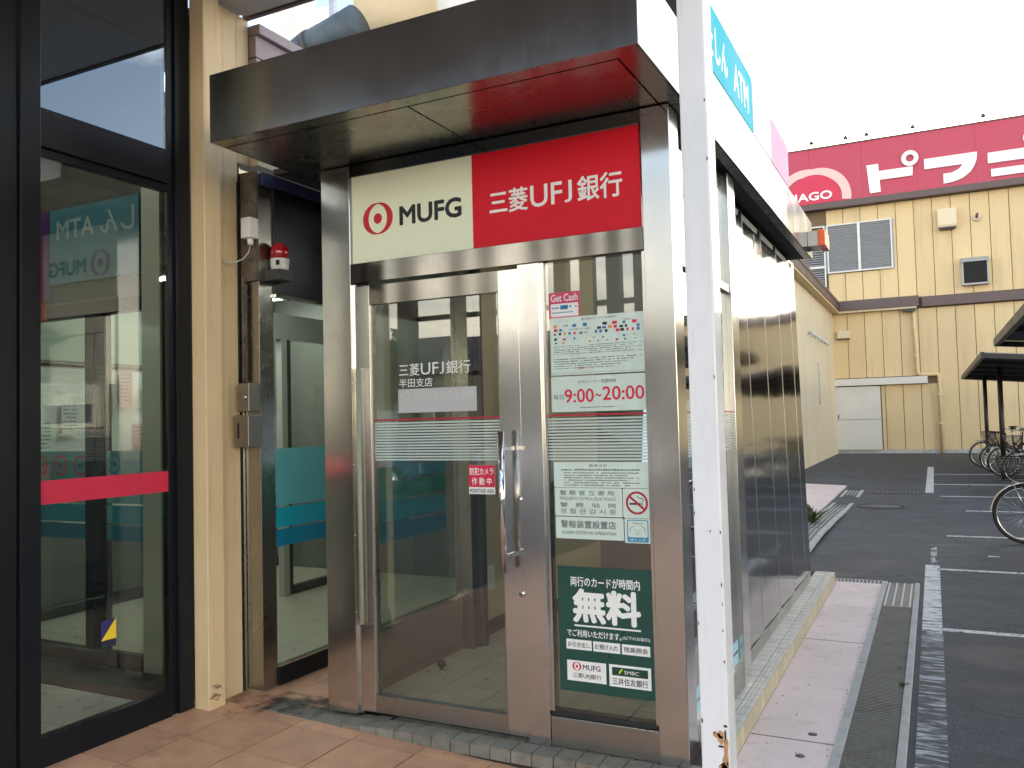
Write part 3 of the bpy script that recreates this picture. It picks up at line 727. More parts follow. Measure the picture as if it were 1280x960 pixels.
# green poster
t, f = notice('card_fee_poster', 'dark green poster with huge white characters low on the window', 1.092, 1.529, .243, .774, green_poster, .0192, .001)
b = MB()
put_text(b, '両行のカードが時間内', 1.153, 1.463, .690, .731, f, .016); put_text(b, '無料', 1.165, 1.459, .542, .676, f, .050)
rect(b, 1.166, 1.462, .520, .527, f); put_text(b, 'でご利用いただけます。', 1.131, 1.376, .476, .506, f, .016); put_text(b, '(以下のお取引)', 1.382, 1.500, .480, .497, f, .006)
obj('lettering', b, ink_white, t)
for x0, x1, z0, z1 in ((1.126, 1.242, .421, .463), (1.249, 1.369, .421, .463), (1.377, 1.499, .421, .463), (1.127, 1.304, .288, .374), (1.318, 1.500, .284, .375)):
    obj('label_field', rect(MB(), x0, x1, z0, z1, f), ink_white, t)
f2 = FRONT(.0192-.002-.0012)
for tx_, a0_, a1_, c0_, c1_, bd_ in (('お引き出し', 1.134, 1.234, .431, .453, .012), ('お預け入れ', 1.257, 1.361, .431, .453, .012), ('残高照会', 1.386, 1.490, .431, .453, .012),
                                    ('MUFG', 1.200, 1.279, .338, .360, .02), ('三菱UFJ銀行', 1.152, 1.282, .299, .323, .004), ('三井住友銀行', 1.332, 1.486, .293, .322, .012)):
    obj('lettering', put_text(MB(), tx_, a0_, a1_, c0_, c1_, f2, bd_), ink, t)
b = MB(); mufg_logo(b, 1.172, .350, .018, f2); obj('logo', b, logo_red, t)
b = MB(); rect(b, 1.331, 1.487, .331, .365, f2); obj('dark_label', b, green_dark, t)
f3 = FRONT(.0192-.002-.0024)
b = MB(); put_text(b, 'SMBC', 1.385, 1.448, .340, .355, f3); obj('lettering', b, ink_white, t)
b = MB(); b.prism([(1.360, .337), (1.368, .342), (1.379, .357), (1.377, .361), (1.366, .354), (1.361, .345)], 0, .0006, f3); obj('rising_mark', b, lime, t)

# side of the booth: posts, window, steel panels
obj('side_post', MB().box(1.60, 1.652, 1.115, 1.285, 0, DF-.006), steel_post, booth, .002)
obj('side_rail', MB().box(1.600, 1.645, .1355, 1.1145, 2.052, 2.088), steel_dark, booth)
obj('side_sill', MB().box(1.600, 1.648, .1355, 1.1145, .004, .112), steel_kick, booth)
obj('side_window_pane', MB().box(1.618, 1.624, .1355, 1.1145, .112, 2.052), glass_side, booth)
obj('transom_pane', MB().box(1.618, 1.624, .1355, 1.1145, 2.088, DF-.02), glass_side, booth)
ts = SIDE(1.624)
b = MB()
for q in range(14): rect(b, .137, 1.113, 1.2285+q*.01345, 1.2363+q*.01345, ts, 0, .0006)
obj('stripe_film', b, stripe_film, booth)
obj('stripe_film', rect(MB(), .137, 1.113, 1.4195, 1.4275, ts, 0, .0006), stripe_red, booth)
film_blue = pbr('pale_blue_film', (.28, .55, .66), .4, 0, .03)
for z0, z1 in ((.195, .245), (.130, .180)): obj('blue_film', rect(MB(), .145, 1.1, z0, z1, ts, 0, .0006), film_blue, booth)
ys = [1.288, 1.375, 1.93, 2.555, 3.18, 3.80, 4.10]
for a, c in zip(ys[:-1], ys[1:]):
    xf = 1.606 if a > 1.3 else 1.618; tl_ = .045
    zb, zt = .085, DF-.02; ya, yc_ = a+.011, c-.011; o_ = .011*(c-a)/.6
    pm = MB().add([(1.575, ya, zb), (xf-o_, ya, zb), (xf, yc_, zb), (1.575, yc_, zb), (1.575-tl_, ya, zt), (xf-o_-tl_, ya, zt), (xf-tl_, yc_, zt), (1.575-tl_, yc_, zt)],
                  [(0,3,2,1),(4,5,6,7),(0,1,5,4),(1,2,6,5),(2,3,7,6),(3,0,4,7)])
    obj('wall_panel', pm, steel_panel, booth, .0015)
    if c < 4: obj('joint_strip', MB().prism([(xf-.004, .086), (xf+.0015, .086), (xf+.0015-tl_, DF-.021), (xf-.004-tl_, DF-.021)], c-.008, c+.008), steel_post, booth)
obj('wall_core', MB().box(1.50, 1.528, 1.286, 4.10, .02, DF-.01), dark_gap, booth)
obj('plinth', MB().box(1.54, 1.602, 1.286, 4.10, .001, .078), steel_kick, booth)
obj('back_wall', MB().box(-.10, 1.559, 4.05, 4.10, 0, DF-.01), steel_panel, booth)
# canopy
cn = thing('canopy', (.7, -.59, DF), 'broad stainless steel canopy box over the booth', 'canopy')
CX0, CX1, CY0, CY1, CT = -.305, 1.720, -.590, 4.10, 3.013
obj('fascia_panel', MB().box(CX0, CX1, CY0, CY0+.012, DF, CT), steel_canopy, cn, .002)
steel_sky_tint = steel('stainless_side_sky_tint', .12, (.17, .195, .24), wave=.006, wave_s=1.4)  # blue tone of the reflected sky put into this side's steel colour
obj('fascia_panel', MB().box(CX1-.012, CX1, CY0+.0125, CY1, DF, CT), steel_sky_tint, cn, .001)
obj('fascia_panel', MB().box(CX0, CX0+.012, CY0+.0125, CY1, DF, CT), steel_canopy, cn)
obj('roof_sheet', MB().box(CX0+.013, CX1-.013, CY0+.013, CY1, CT-.04, CT-.02), galv, cn)
obj('soffit_core', MB().box(CX0+.013, CX1-.013, CY0+.013, CY1-.01, DF+.012, DF+.03), dark_gap, cn)
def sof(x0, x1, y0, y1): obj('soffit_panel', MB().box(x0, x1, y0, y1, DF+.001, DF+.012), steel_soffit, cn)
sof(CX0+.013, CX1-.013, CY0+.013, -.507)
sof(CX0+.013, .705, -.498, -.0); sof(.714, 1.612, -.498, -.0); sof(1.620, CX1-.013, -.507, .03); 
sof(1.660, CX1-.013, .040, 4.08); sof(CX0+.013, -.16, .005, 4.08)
# interior: floor tiles, ceiling, walls
inn = thing('booth_interior', (.75, 1, 0), 'tiled floor and walls inside the glass booth', 'interior')
inn['kind'] = 'structure'; del inn['category']
obj('floor_bed', MB().box(-.10, 1.56, .10, 4.04, -.003, .002), mortar, inn)
it = mesh_of('tile', MB().box(-.0735, .0735, -.0735, .0735, -.004, 0), inner_tile, Vector())
for i in range(11):
    for j in range(17):
        yc = .175+j*.15; xc = -.02+i*.15
        if xc < 1.52: piece('tile', it, (xc, yc, .006), inn)
obj('ceiling', MB().box(-.10, 1.56, .095, 4.04, 2.62, 2.66), grey_int, inn)
lt = thing('ceiling_light', (.9, 1.2, 2.6), 'fluorescent ceiling light inside the booth', 'ceiling light')
obj('housing', MB().box(.3, 1.4, 1.15, 1.32, 2.585, 2.62), white_matt, lt)
obj('tube_lamp', MB().tube([(.34, 1.235, 2.570), (1.36, 1.235, 2.570)], .014, 10), lamp_mat, lt)
obj('kick_panel', MB().box(-.105, -.075, .151, 1.19, .004, .318), kick_int, inn)
obj('kick_rail', MB().box(-.108, -.072, .151, 1.19, .319, .332), chrome, inn)
obj('side_glass', MB().box(-.092, -.086, .151, 1.19, .333, 2.60), glass_inner, inn)
for z0, z1, m in ((1.10, 1.17, teal1), (.99, 1.085, teal1), (.875, .975, teal2), (.765, .86, teal3)): obj('teal_film', MB().box(-.094, -.0925, .16, 1.05, z0, z1), m, inn)
obj('inner_post', MB().box(-.12, .0, 1.19, 1.27, .004, 2.60), steel_kick, inn)
obj('inner_post', MB().box(-.12, .03, 1.275, 1.33, .004, 2.60), dark_int, inn)
obj('inner_post', MB().box(-.12, -.04, 1.335, 1.44, .004, 2.60), steel_post, inn)
obj('cream_wall', MB().box(-.14, -.08, 1.445, 2.35, .101, 2.60), cream_int, inn)
obj('skirting', MB().box(-.14, -.075, 1.445, 2.35, .004, .100), dark_int, inn)
obj('cream_wall', MB().box(-.08, .42, 2.30, 2.35, .101, 2.60), cream_int, inn)
obj('skirting', MB().box(-.074, .42, 2.295, 2.35, .004, .100), dark_int, inn)
obj('grey_wall', MB().box(.42, 1.56, 2.30, 2.35, .004, 2.60), grey_int, inn)
sw = obj('switch_box', MB().box(-.079, -.060, 1.50, 1.60, .42-.12, .56-.10), paper_white, inn, .003)
st = thing('door_stop', (.045, .742, .006), 'short black and steel door stop on the booth floor', 'door stop')
obj('stem', MB().lathe([(.020, .006), (.020, .010), (.008, .014), (.008, .032)], (.045, .742, 0), 18), chrome, st)
obj('rubber_cap', MB().lathe([(.008, .032), (.024, .034), (.024, .058), (.020, .061)], (.045, .742, 0), 18), rubber, st)
# cash machine deep in the booth, seen past the notices
at = thing('cash_machine', (1.15, 1.9, 0), 'grey cash machine standing behind the side window notices', 'cash machine')
obj('cabinet', MB().prism([(1.75, .006), (2.28, .006), (2.28, 1.55), (1.98, 1.55), (1.90, 1.05), (1.75, .95)], .75, 1.45, lambda u, v, w: (w, u, v)), grey_int, at)
obj('screen', MB().prism([(1.893, 1.08), (1.975, 1.50), (1.968, 1.505), (1.886, 1.085)], .88, 1.32, lambda u, v, w: (w, u, v)), emit('screen_glow', (.5, .7, .9), .5), at)
obj('shelf', MB().box(.72, 1.48, 1.66, 1.80, .93, .955), steel_post, at)

# sign boards standing on the canopy side
s1 = thing('roof_sign', (1.70, .8, CT), 'cyan savings bank machine sign on the canopy edge, nearest the pole', 'sign')
obj('board', MB().box(1.62, 1.718, .10, 1.562, CT+.012, 3.352), cyan_sign, s1, .003)
obj('shaded_end', MB().box(1.615, 1.719, .085, .098, CT+.008, 3.356), dark_int, s1)  # shade on the board's front end, put in as a dark colour
t1 = SIDE(1.718)
obj('lettering', put_text(MB(), 'ちたしん', .30, .90, 3.100, 3.262, t1, .03), ink_white, s1); obj('lettering', put_text(MB(), 'ATM', 1.05, 1.44, 3.105, 3.255, t1, .03), ink_white, s1)
s2 = thing('roof_sign', (1.70, 2.2, CT), 'white and magenta sign board further along the canopy edge', 'sign')
obj('board', MB().box(1.62, 1.718, 1.575, 2.185, CT+.012, 3.340), white_sign, s2, .003)
obj('board', MB().box(1.62, 1.718, 2.190, 2.905, CT+.012, 3.330), magenta, s2, .003)
b = MB(); put_text(b, 'ちたしん', 1.62, 2.15, 3.13, 3.25, t1); obj('lettering', b, pbr('pale_cyan_ink', (.45, .66, .72), .5), s2)
al = thing('warning_light', (1.72, 3.95, 2.76), 'orange lamp box at the far end of the canopy', 'warning light')
obj('housing', MB().box(1.722, 1.80, 3.80, 4.05, 2.76, 2.88), steel_box, al)
obj('lens', MB().box(1.80, 1.86, 3.78, 4.07, 2.75, 2.885), pbr('orange_lens', (.80, .12, .02), .25, 0, .05, coat=.6), al, .008)

# ================================================================== PASSAGE LEFT OF THE BOOTH
pw = thing('passage_screen', (-.66, .3, 0), 'glazed side entrance with teal bands left of the booth', 'glazed screen')
obj('steel_post', MB().box(-.770, -.665, .090, .200, 0, 2.80), steel_screen, pw, .002)
obj('steel_channel', MB().box(-.800, -.773, .070, .110, 0, 2.80), steel_kick, pw)
obj('bottom_rail', MB().box(-.690, -.650, .2005, 2.6, .002, .098), alu_black, pw)
obj('rail_cap', MB().box(-.692, -.648, .2005, 2.6, .099, .106), chrome, pw)
obj('glass_pane', MB().box(-.675, -.667, .2005, 2.6, .106, 2.12), glass_inner, pw)
obj('head_track', MB().box(-.69, -.645, .2005, 2.6, 2.122, 2.138), chrome, pw)
obj('navy_panel', MB().box(-.70, -.650, .2005, 2.6, 2.14, 2.73), navy, pw)
obj('indigo_trim', MB().box(-.705, -.646, .115, 2.6, 2.732, 2.80), indigo, pw)
for z0, z1, m in ((.968, 1.283, teal1), (.848, .957, teal2), (.745, .838, teal3)):
    obj('teal_film', MB().box(-.6655, -.6645, .2015, 1.5, z0, z1), m, pw)
struct('passage_floor', MB().box(-.88, -.502, -.104, 2.6, -.10, -.008).box(-.5018, -.16, .050, 2.6, -.10, -.010), orange_tile)
obj('stain', MB().box(-.56, -.16, -.098, .16, -.0075, -.0068), stain_film, bpy.data.objects['passage_floor'])
obj('stain', MB().box(-.95, -.45, -.30, .07, -.0045, -.004), stain_film2, bpy.data.objects['passage_floor'])
struct('passage_ceiling', MB().box(-.66, -.11, .21, 2.6, 2.81, 2.84), dark_int)
bc = thing('warning_beacon', (-.61, .19, 2.25), 'red rotating beacon with white base on the passage post', 'beacon')
obj('bracket', MB().box(-.664, -.560, .135, .25, 2.205, 2.262), dark_int, bc)
obj('base', MB().lathe([(.040, 2.263), (.048, 2.268), (.052, 2.325)], (-.605, .19, 0), 24), white_matt, bc)
obj('red_dome', MB().lathe([(.050, 2.325), (.051, 2.365), (.045, 2.392), (.030, 2.412), (.010, 2.420), (.001, 2.421)], (-.605, .19, 0), 24), beacon_red, bc)
obj('label_plate', MB().box(-.585, -.562, .136, .141, 2.285, 2.31), ink, bc)
# cream column, flashing, cables, boxes
col = thing('cream_column', (-.75, -.2, 0), 'cream painted steel column beside the black shopfront', 'column')
obj('shaft', MB().box(-.797, -.700, -.253, -.143, -.03, 3.69), cream_col, col, .004)
b = MB(); r_ = random.Random(5)
for k in range(9):
    x = -.699; y0 = -.253+r_.random()*.05; z0 = .045+r_.random()*.07
    b.tube([(-.6995-.0*k, y0, z0), (-.6992, y0+.02, z0+.015*r_.uniform(-1, 1)), (-.6995, y0+.045, z0+.012*r_.uniform(-1, 1))], [.0008, .0025, .0006], 5)
obj('rust_crack', b, rust_dark, col)
sp = thing('wall_siding', (-.77, 0, 0), 'narrow strip of cream corrugated siding behind the column', 'wall panel')
obj('siding_board', MB().box(-.84, -.776, -.142, -.045, -.02, 3.69), cream_col, sp, .003)
obj('siding_board', MB().box(-.84, -.780, -.042, .058, -.02, 3.69), cream_col, sp, .003)
obj('upper_siding', MB().box(-.84, -.779, .0585, .150, 2.86, 3.69), cream_col, sp, .003)
obj('sealant', MB().box(-.84, -.786, .059, .0695, -.02, 2.85), dark_gap, sp)
fl = thing('old_flashing', (-.75, .08, 2.4), 'stained boxed flashing above the passage post', 'flashing')
obj('casing', MB().box(-.785, -.664, .0735, .0885, 2.20, 2.80), tan_flash, fl)
obj('gap', MB().box(-.80, -.787, .062, .080, .6, 2.80), dark_gap, fl)
obj('conduit', MB().tube([(-.752, .062, 1.60), (-.752, .062, 2.22)], .010, 8), tan_flash, fl)
obj('conduit', MB().tube([(-.775, .050, 1.62), (-.774, .048, 1.9), (-.778, .052, 2.3), (-.776, .05, 2.75)], .004, 6), rubber, fl)
jb = thing('junction_box', (-.64, .03, 2.4), 'tall pale junction box with a hanging looped cable', 'junction box')
obj('case', MB().box(-.705, -.640, -.000, .068, 2.420, 2.530), white_matt, jb, .004)
obj('gland', MB().cyl((-.665, .03, 2.385), .016, .034, 'Z', 14), white_matt, jb)
cpt = [(-.665, .03, 2.386), (-.670, .02, 2.34), (-.69, .0, 2.305), (-.715, -.03, 2.285), (-.745, -.06, 2.285), (-.772, -.085, 2.30), (-.785, -.10, 2.315)]
obj('cable', MB().tube(cpt, .0035, 8), grey_jamb, jb)
k = thing('switch_box', (-.69, .0, 1.48), 'upper grey steel switch box with a round lock', 'switch box')
obj('case', MB().box(-.735, -.660, .000, .0885, 1.490, 1.640), steel_box, k, .003)
obj('lock', MB().cyl((-.685, -.005, 1.565), .010, .006, 'Y', 14), chrome, k)
k = thing('switch_box', (-.70, .0, 1.28), 'lower grey steel switch box with a dark slot', 'switch box')
obj('case', MB().box(-.750, -.650, -.015, .0885, 1.300, 1.470), steel_box, k, .003)
obj('slot', MB().box(-.727, -.715, -.017, -.014, 1.345, 1.430), ink, k)

# ================================================================== BLACK SHOPFRONT ON THE LEFT
sf = thing('shopfront', (-.82, -.8, 0), 'black framed glass shopfront at the left edge', 'shopfront')
FX = -.800
def fb(nm, y0, y1, z0, z1, dx=0, m=alu_black, th=.06): obj(nm, MB().box(FX-th, FX+dx, y0, y1, z0, z1), m, sf, .002)
fb('frame_post', -.345, -.256, -.03, 3.69); fb('frame_post', -1.155, -1.066, -.03, 3.69, .004); fb('frame_post', -1.245, -1.160, -.03, 3.69, -.012)
fb('frame_post', -.385, -.3465, -.03, 3.69, -.016)
fb('bottom_rail', -1.065, -.3865, -.03, .128, -.004); fb('bottom_rail', -1.43, -1.246, -.03, .128, -.004)
fb('transom', -1.065, -.3865, 2.636, 2.805, .004); fb('transom', -1.43, -1.246, 2.33, 2.50, .004)
fb('transom_lip', -1.065, -.3865, 2.600, 2.634, -.016)
for y in (-.99, -.44): obj('slot_vent', MB().box(FX+.003, FX+.0055, y-.02, y+.02, 2.785, 2.790), ink, sf)
obj('glass_pane', MB().box(-.830, -.824, -1.066, -.386, .128, 2.600), glass_store, sf)
obj('glass_pane', MB().box(-.830, -.824, -1.066, -.386, 2.805, 3.69), glass_upper, sf)
obj('glass_pane', MB().box(-.832, -.826, -1.43, -1.246, .128, 2.33), glass_store, sf)
obj('glass_pane', MB().box(-.832, -.826, -1.43, -1.246, 2.50, 3.69), glass_store, sf)
obj('red_band', MB().box(-.8235, -.8225, -1.066, -.346, 1.098, 1.199), red_band, sf)
obj('red_band', MB().box(-.8255, -.8245, -1.43, -1.246, 1.098, 1.199), red_band, sf)
tl = SIDE(-.8235)
stk = thing('door_sticker', (-.823, -.72, .45), 'small navy and yellow sticker low on the shopfront glass', 'sticker')
obj('yellow_half', MB().prism([(-.763, .455), (-.686, .455), (-.686, .545)], 0, .001, tl), pbr('yellow_ink', (.75, .55, .02), .5), stk)
obj('navy_half', MB().prism([(-.7635, .456), (-.687, .546), (-.7635, .546)], 0, .001, tl), pbr('navy_ink', (.02, .02, .12), .5), stk)
obj('navy_tail', MB().prism([(-.763, .420), (-.686, .420), (-.686, .453), (-.763, .453)], 0, .0008, tl), pbr('navy_ink_dark', (.012, .014, .04), .5), stk)
# vestibule inside
vi = thing('vestibule', (-2, -1, 0), 'dim entrance lobby behind the black shopfront glass', 'interior'); vi['kind'] = 'structure'; del vi['category']
obj('floor_slab', MB().box(-3.45, -.86, -1.43, .1, -.02, .000), mortar, vi)
lt_me = mesh_of('tile', MB().box(-.198, .198, -.198, .198, -.004, 0), light_tile, Vector())
for i in range(6):
    for j in range(2): piece('tile', lt_me, (-1.10-.4*i, -.50-.4*j, .007), vi)
obj('entrance_mat', MB().box(-3.4, -.90, -.298, .055, .000, .012), mat_brown, vi)
obj('far_floor', MB().box(-3.45, -.70, .1, 3.2, -.02, .004), inner_tile, vi)
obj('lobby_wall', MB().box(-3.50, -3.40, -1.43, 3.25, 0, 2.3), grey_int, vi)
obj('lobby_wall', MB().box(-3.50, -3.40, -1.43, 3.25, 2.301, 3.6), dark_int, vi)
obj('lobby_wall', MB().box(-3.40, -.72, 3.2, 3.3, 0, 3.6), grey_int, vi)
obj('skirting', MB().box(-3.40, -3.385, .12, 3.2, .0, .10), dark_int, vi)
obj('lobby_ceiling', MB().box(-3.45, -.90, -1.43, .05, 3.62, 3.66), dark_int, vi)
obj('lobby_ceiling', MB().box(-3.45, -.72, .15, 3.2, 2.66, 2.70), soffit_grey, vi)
lg = thing('ceiling_light', (-2, 1.3, 2.9), 'fluorescent ceiling light in the lobby beyond the passage glass', 'ceiling light')
obj('diffuser', MB().box(-2.9, -1.3, 1.2, 1.4, 2.62, 2.658), lamp_soft, lg)
lg = thing('ceiling_light', (-2.2, -1.1, 3.5), 'added ceiling light brightening the lobby floor inside the shopfront', 'ceiling light')
obj('diffuser', MB().box(-2.6, -1.6, -1.2, -1.0, 3.58, 3.618), lamp_fill, lg)  # added lamp, only there to brighten the pale lobby tiles
lg = thing('ceiling_light', (-2.7, 2.5, 2.6), 'bright strip light seen through the passage glass under the navy panel', 'ceiling light')
obj('diffuser', MB().box(-3.1, -2.35, 2.35, 2.75, 2.60, 2.658), lamp_soft, lg)
df = thing('inner_door_frame', (-2.28, 2.6, 0), 'pale grey inner door frame deep behind the passage glass', 'door frame')
obj('head', MB().box(-2.31, -2.25, 1.9, 3.19, 2.13, 2.34), grey_jamb, df)
obj('jamb', MB().box(-2.31, -2.25, 2.02, 2.085, .004, 2.129), grey_jamb, df)
obj('seal', MB().box(-2.30, -2.26, 2.086, 2.14, .004, 2.129), dark_int, df)
obj('sill', MB().box(-2.31, -2.25, 2.141, 3.19, .004, .07), dark_int, df)
obj('glass_pane', MB().box(-2.285, -2.279, 2.141, 3.19, .07, 2.129), glass_front, df)
# glazed partition between the two halves
pt = thing('glass_partition', (-2, .1, 0), 'inner glass doors with teal bands inside the lobby', 'glazed screen')
obj('bottom_rail', MB().box(-3.40, -.90, .08, .13, .004, .09), alu_black, pt)
obj('header', MB().box(-3.40, -.90, .08, .14, 2.115, 2.20), alu_black, pt)
obj('bulkhead', MB().box(-3.40, -.90, .085, .14, 2.20, 3.70), dark_int, pt)
obj('mullion', MB().box(-2.075, -1.995, .08, .13, .09, 2.115), alu_black, pt)
obj('mullion', MB().box(-1.985, -1.905, .085, .135, .09, 2.115), alu_black, pt)
obj('mullion', MB().box(-3.38, -3.30, .08, .13, .09, 2.115), alu_black, pt)
obj('jamb', MB().box(-1.545, -1.395, .06, .15, 0, 2.98), grey_jamb, pt)
obj('side_wall', MB().box(-1.394, -.86, .075, .15, 0, 2.98), dark_int, pt)
obj('glass_pane', MB().box(-3.30, -2.075, .100, .106, .09, 2.115), glass_inner, pt)
obj('glass_pane', MB().box(-1.905, -1.545, .100, .106, .09, 2.115), glass_inner, pt)
for z0, z1, m in ((.968, 1.283, teal1), (.848, .957, teal2), (.745, .838, teal3)):
    obj('teal_film', MB().box(-3.3, -2.076, .0975, .099, z0, z1), m, pt); obj('teal_film', MB().box(-1.904, -1.546, .0975, .099, z0, z1), m, pt)
tb = FRONT(.0970)
b = MB(); 
for cx in (-2.52, -2.332, -2.142): annulus(b, cx, 1.195, .052, .064, tb, 0, .001)
for cx in (-2.52, -2.332): b.prism([(cx-.04, 1.235), (cx-.046, 1.227), (cx+.04, 1.155), (cx+.046, 1.163)], 0, .0008, tb)
obj('prohibition_ring', b, ink_red, pt)
b = MB(); annulus(b, -1.84, 1.205, .050, .060, tb, 0, .001); put_text(b, '補助犬同伴可', -1.765, -1.575, 1.195, 1.232, tb, .01, mirror=True)
for cx, cz in ((-2.52, 1.195), (-2.332, 1.19), (-2.142, 1.195), (-1.84, 1.205)): rect(b, cx-.025, cx+.025, cz-.015, cz+.010, tb, 0, .0006)
obj('pictogram', b, ink_blue, pt)
ls = thing('lobby_sign', (-2.2, .08, 2.25), 'teal and purple machine sign inside the lobby, lettering seen reversed', 'sign')
obj('board', MB().box(-2.37, -1.56, .055, .083, 2.33, 2.80), pbr('teal_board', (.05, .16, .22), .4), ls)
obj('board', MB().box(-3.2, -2.375, .055, .083, 2.24, 2.80), pbr('purple_board', (.07, .02, .12), .4), ls)
obj('orange_box', MB().box(-2.62, -2.40, .050, .0545, 2.10, 2.22), pbr('orange_board', (.35, .06, .02), .4), ls)
b = MB(); put_text(b, 'しん ATM', -2.30, -1.60, 2.60, 2.74, FRONT(.055), .02, mirror=True); obj('lettering', b, pbr('grey_white_ink', (.30, .36, .38), .5), ls)
# pinned papers on the far lobby wall
bd = thing('notice_board', (-3.39, 1.1, 1.0), 'wide pale board of pinned papers on the lobby wall', 'notice board')
obj('backing', MB().box(-3.40, -3.392, .3, 3.1, .66, 1.905), paper_white, bd)
obj('rail', MB().box(-3.40, -3.38, .3, 3.1, 1.906, 1.925), chrome, bd)
r_ = random.Random(11)
for k_ in range(26):
    y = .35+r_.random()*2.5; z = .75+r_.random()*.85; ww = r_.uniform(.12, .3); hh = r_.uniform(.15, .32)
    m_ = r_.choice([paper_white, paper_green, paper_mint, pbr('pinned_paper', (.62, .60, .5), .6), pbr('pink_paper', (.55, .33, .33), .6)])
    xx = -3.390+.0022*k_
    o = obj('paper', MB().box(xx, xx+.001, y, y+ww, z, z+hh), m_, bd)
    b = MB()
    for q in range(int(hh/.03)-1): fine(b, y+.015, y+ww-.015, z+hh-.035-q*.03, .012, SIDE(xx+.0012), k_*10+q, .4)
    obj('fine_print', b, ink_grey, bd, kind='stuff') if b.v else None
obj('upper_glass', MB().box(-3.40, -3.393, .3, 3.1, 1.95, 2.7), paper_green, bd)

# ================================================================== WALKWAY ROOF, POLE
rf = thing('walkway_roof', (1, -3, 3.7), 'grey boarded walkway roof with dark edge trim', 'roof')
bw = .6; RY = -3.0
xs_ = [-.83+bw*i for i in range(6)]
obj('deck', MB().box(-.84, 2.25, RY, .128, 3.722, 3.90), soffit_grey, rf)
for i in range(5):
    x0 = -.775+i*.6; x1 = min(x0+.594, 2.22)
    obj('soffit_board', MB().box(x0, x1, RY+.01, .120, 3.700, 3.7215), soffit_grey, rf)
obj('deck', MB().box(-7, -.845, RY, -1.53, 3.722, 3.90), soffit_grey, rf)
obj('soffit_board', MB().box(-7, -.845, RY+.01, -1.53, 3.700, 3.7215), soffit_grey, rf)
obj('edge_trim', MB().box(-.80, 2.28, .129, .152, 3.690, 3.93), trim_brown, rf)
obj('edge_trim', MB().box(2.251, 2.275, RY, .128, 3.690, 3.93), trim_brown, rf)
obj('edge_trim', MB().box(-.80, 2.28, RY-.03, RY-.001, 3.690, 3.93), trim_brown, rf)
pole = thing('roof_post', (1.97, -.805, -.09), 'white painted square post with rust at its foot, in the foreground', 'post')
obj('shaft', MB().box(1.925, 2.008, -.850, -.752, -.09, 3.699), white_paint, pole, .005)
b = MB(); r_ = random.Random(21)
def blot(b, u, v, ru, rv, to, n=12, rr=random.Random(9)):
    P = [(u+ru*(.6+.5*rr.random())*math.cos(2*PI*i/n), v+rv*(.6+.5*rr.random())*math.sin(2*PI*i/n)) for i in range(n)]
    b.prism(P, 0, .0007, to)
pf = FRONT(-.850)
for k_ in range(7): blot(b, 1.992+r_.uniform(-.012, .012), .45+r_.uniform(-.08, .05), .006+.006*r_.random(), .010+.012*r_.random(), pf)
b.prism([(1.992, .46), (2.004, .465), (2.006, .30), (2.001, .05), (1.996, .12)], 0, .0006, pf)
blot(b, 1.972, .472, .012, .010, pf)
obj('rust_stain', b, rust, pole)
b = MB()
for k_ in range(15):
    e = 2.003 if k_ % 3 else 1.930
    blot(b, e+r_.uniform(-.0015, .0015), .3+r_.random()*1.0 if k_ < 11 else r_.uniform(1.3, 2.6), .0012+.0015*r_.random(), .003+.006*r_.random(), FRONT(-.8507), 8)
blot(b, 1.984, .440, .012, .0035, FRONT(-.8509)); blot(b, 1.998, .475, .004, .016, FRONT(-.8509)); blot(b, 1.966, .478, .004, .003, FRONT(-.8509)); blot(b, 1.999, .50, .007, .004, FRONT(-.8509))
obj('paint_chip', b, rust_dark, pole)
obj('scuff', rect(MB(), 1.972, 1.976, 1.062, 1.068, FRONT(-.8501)).prism([(1.962, 1.066), (1.968, 1.066), (1.968, 1.0655), (1.962, 1.0655)], 0, .0005, FRONT(-.8501)), ink_grey, pole)

# ================================================================== STORE: long wall beyond the booth and the far block
store = thing('store_building', (3, 29.5, 0), 'big cream metal-clad store with crimson roof sign', 'building')
obj('side_wall', MB().box(-.9, -.60, 4.3, 29.5, -.12, 5.02), cream_side, store)
obj('side_wall', MB().box(-6, -.90, 3.35, 29.6, -.12, 4.9), cream_side, store)
obj('side_wall', MB().box(-6, -.84, -1.52, -1.44, -.12, 3.69), cream_side, store)
obj('side_wall', MB().box(-.86, -.72, .155, 4.2, 2.86, 3.33), cream_side, store)
for z0, z1 in ((3.33, 3.47), (3.48, 3.60)): obj('parapet_cap', MB().box(-.95, -.725-.004*(z1 > 3.5), .156, 9, z0, z1), purple_cap, store)
obj('parapet_cap', MB().box(-.98, -.70, .156, 9, 3.605, 3.66), purple_cap, store)
# eaves of the low side wing
obj('eaves_soffit', MB().box(-.599, -.36, 12, 29.2, 5.00, 5.06), cream_wall, store)
obj('eaves_trim', MB().box(-.62, -.34, 12, 29.2, 5.061, 5.30), trim_brown, store)
obj('eaves_trim', MB().box(-.60, -.32, 12, 29.2, 5.303, 5.40), trim_brown, store)
obj('wing_roof', MB().box(-6, -.62, 4.3, 29.4, 5.03, 5.10), galv_dull, store)
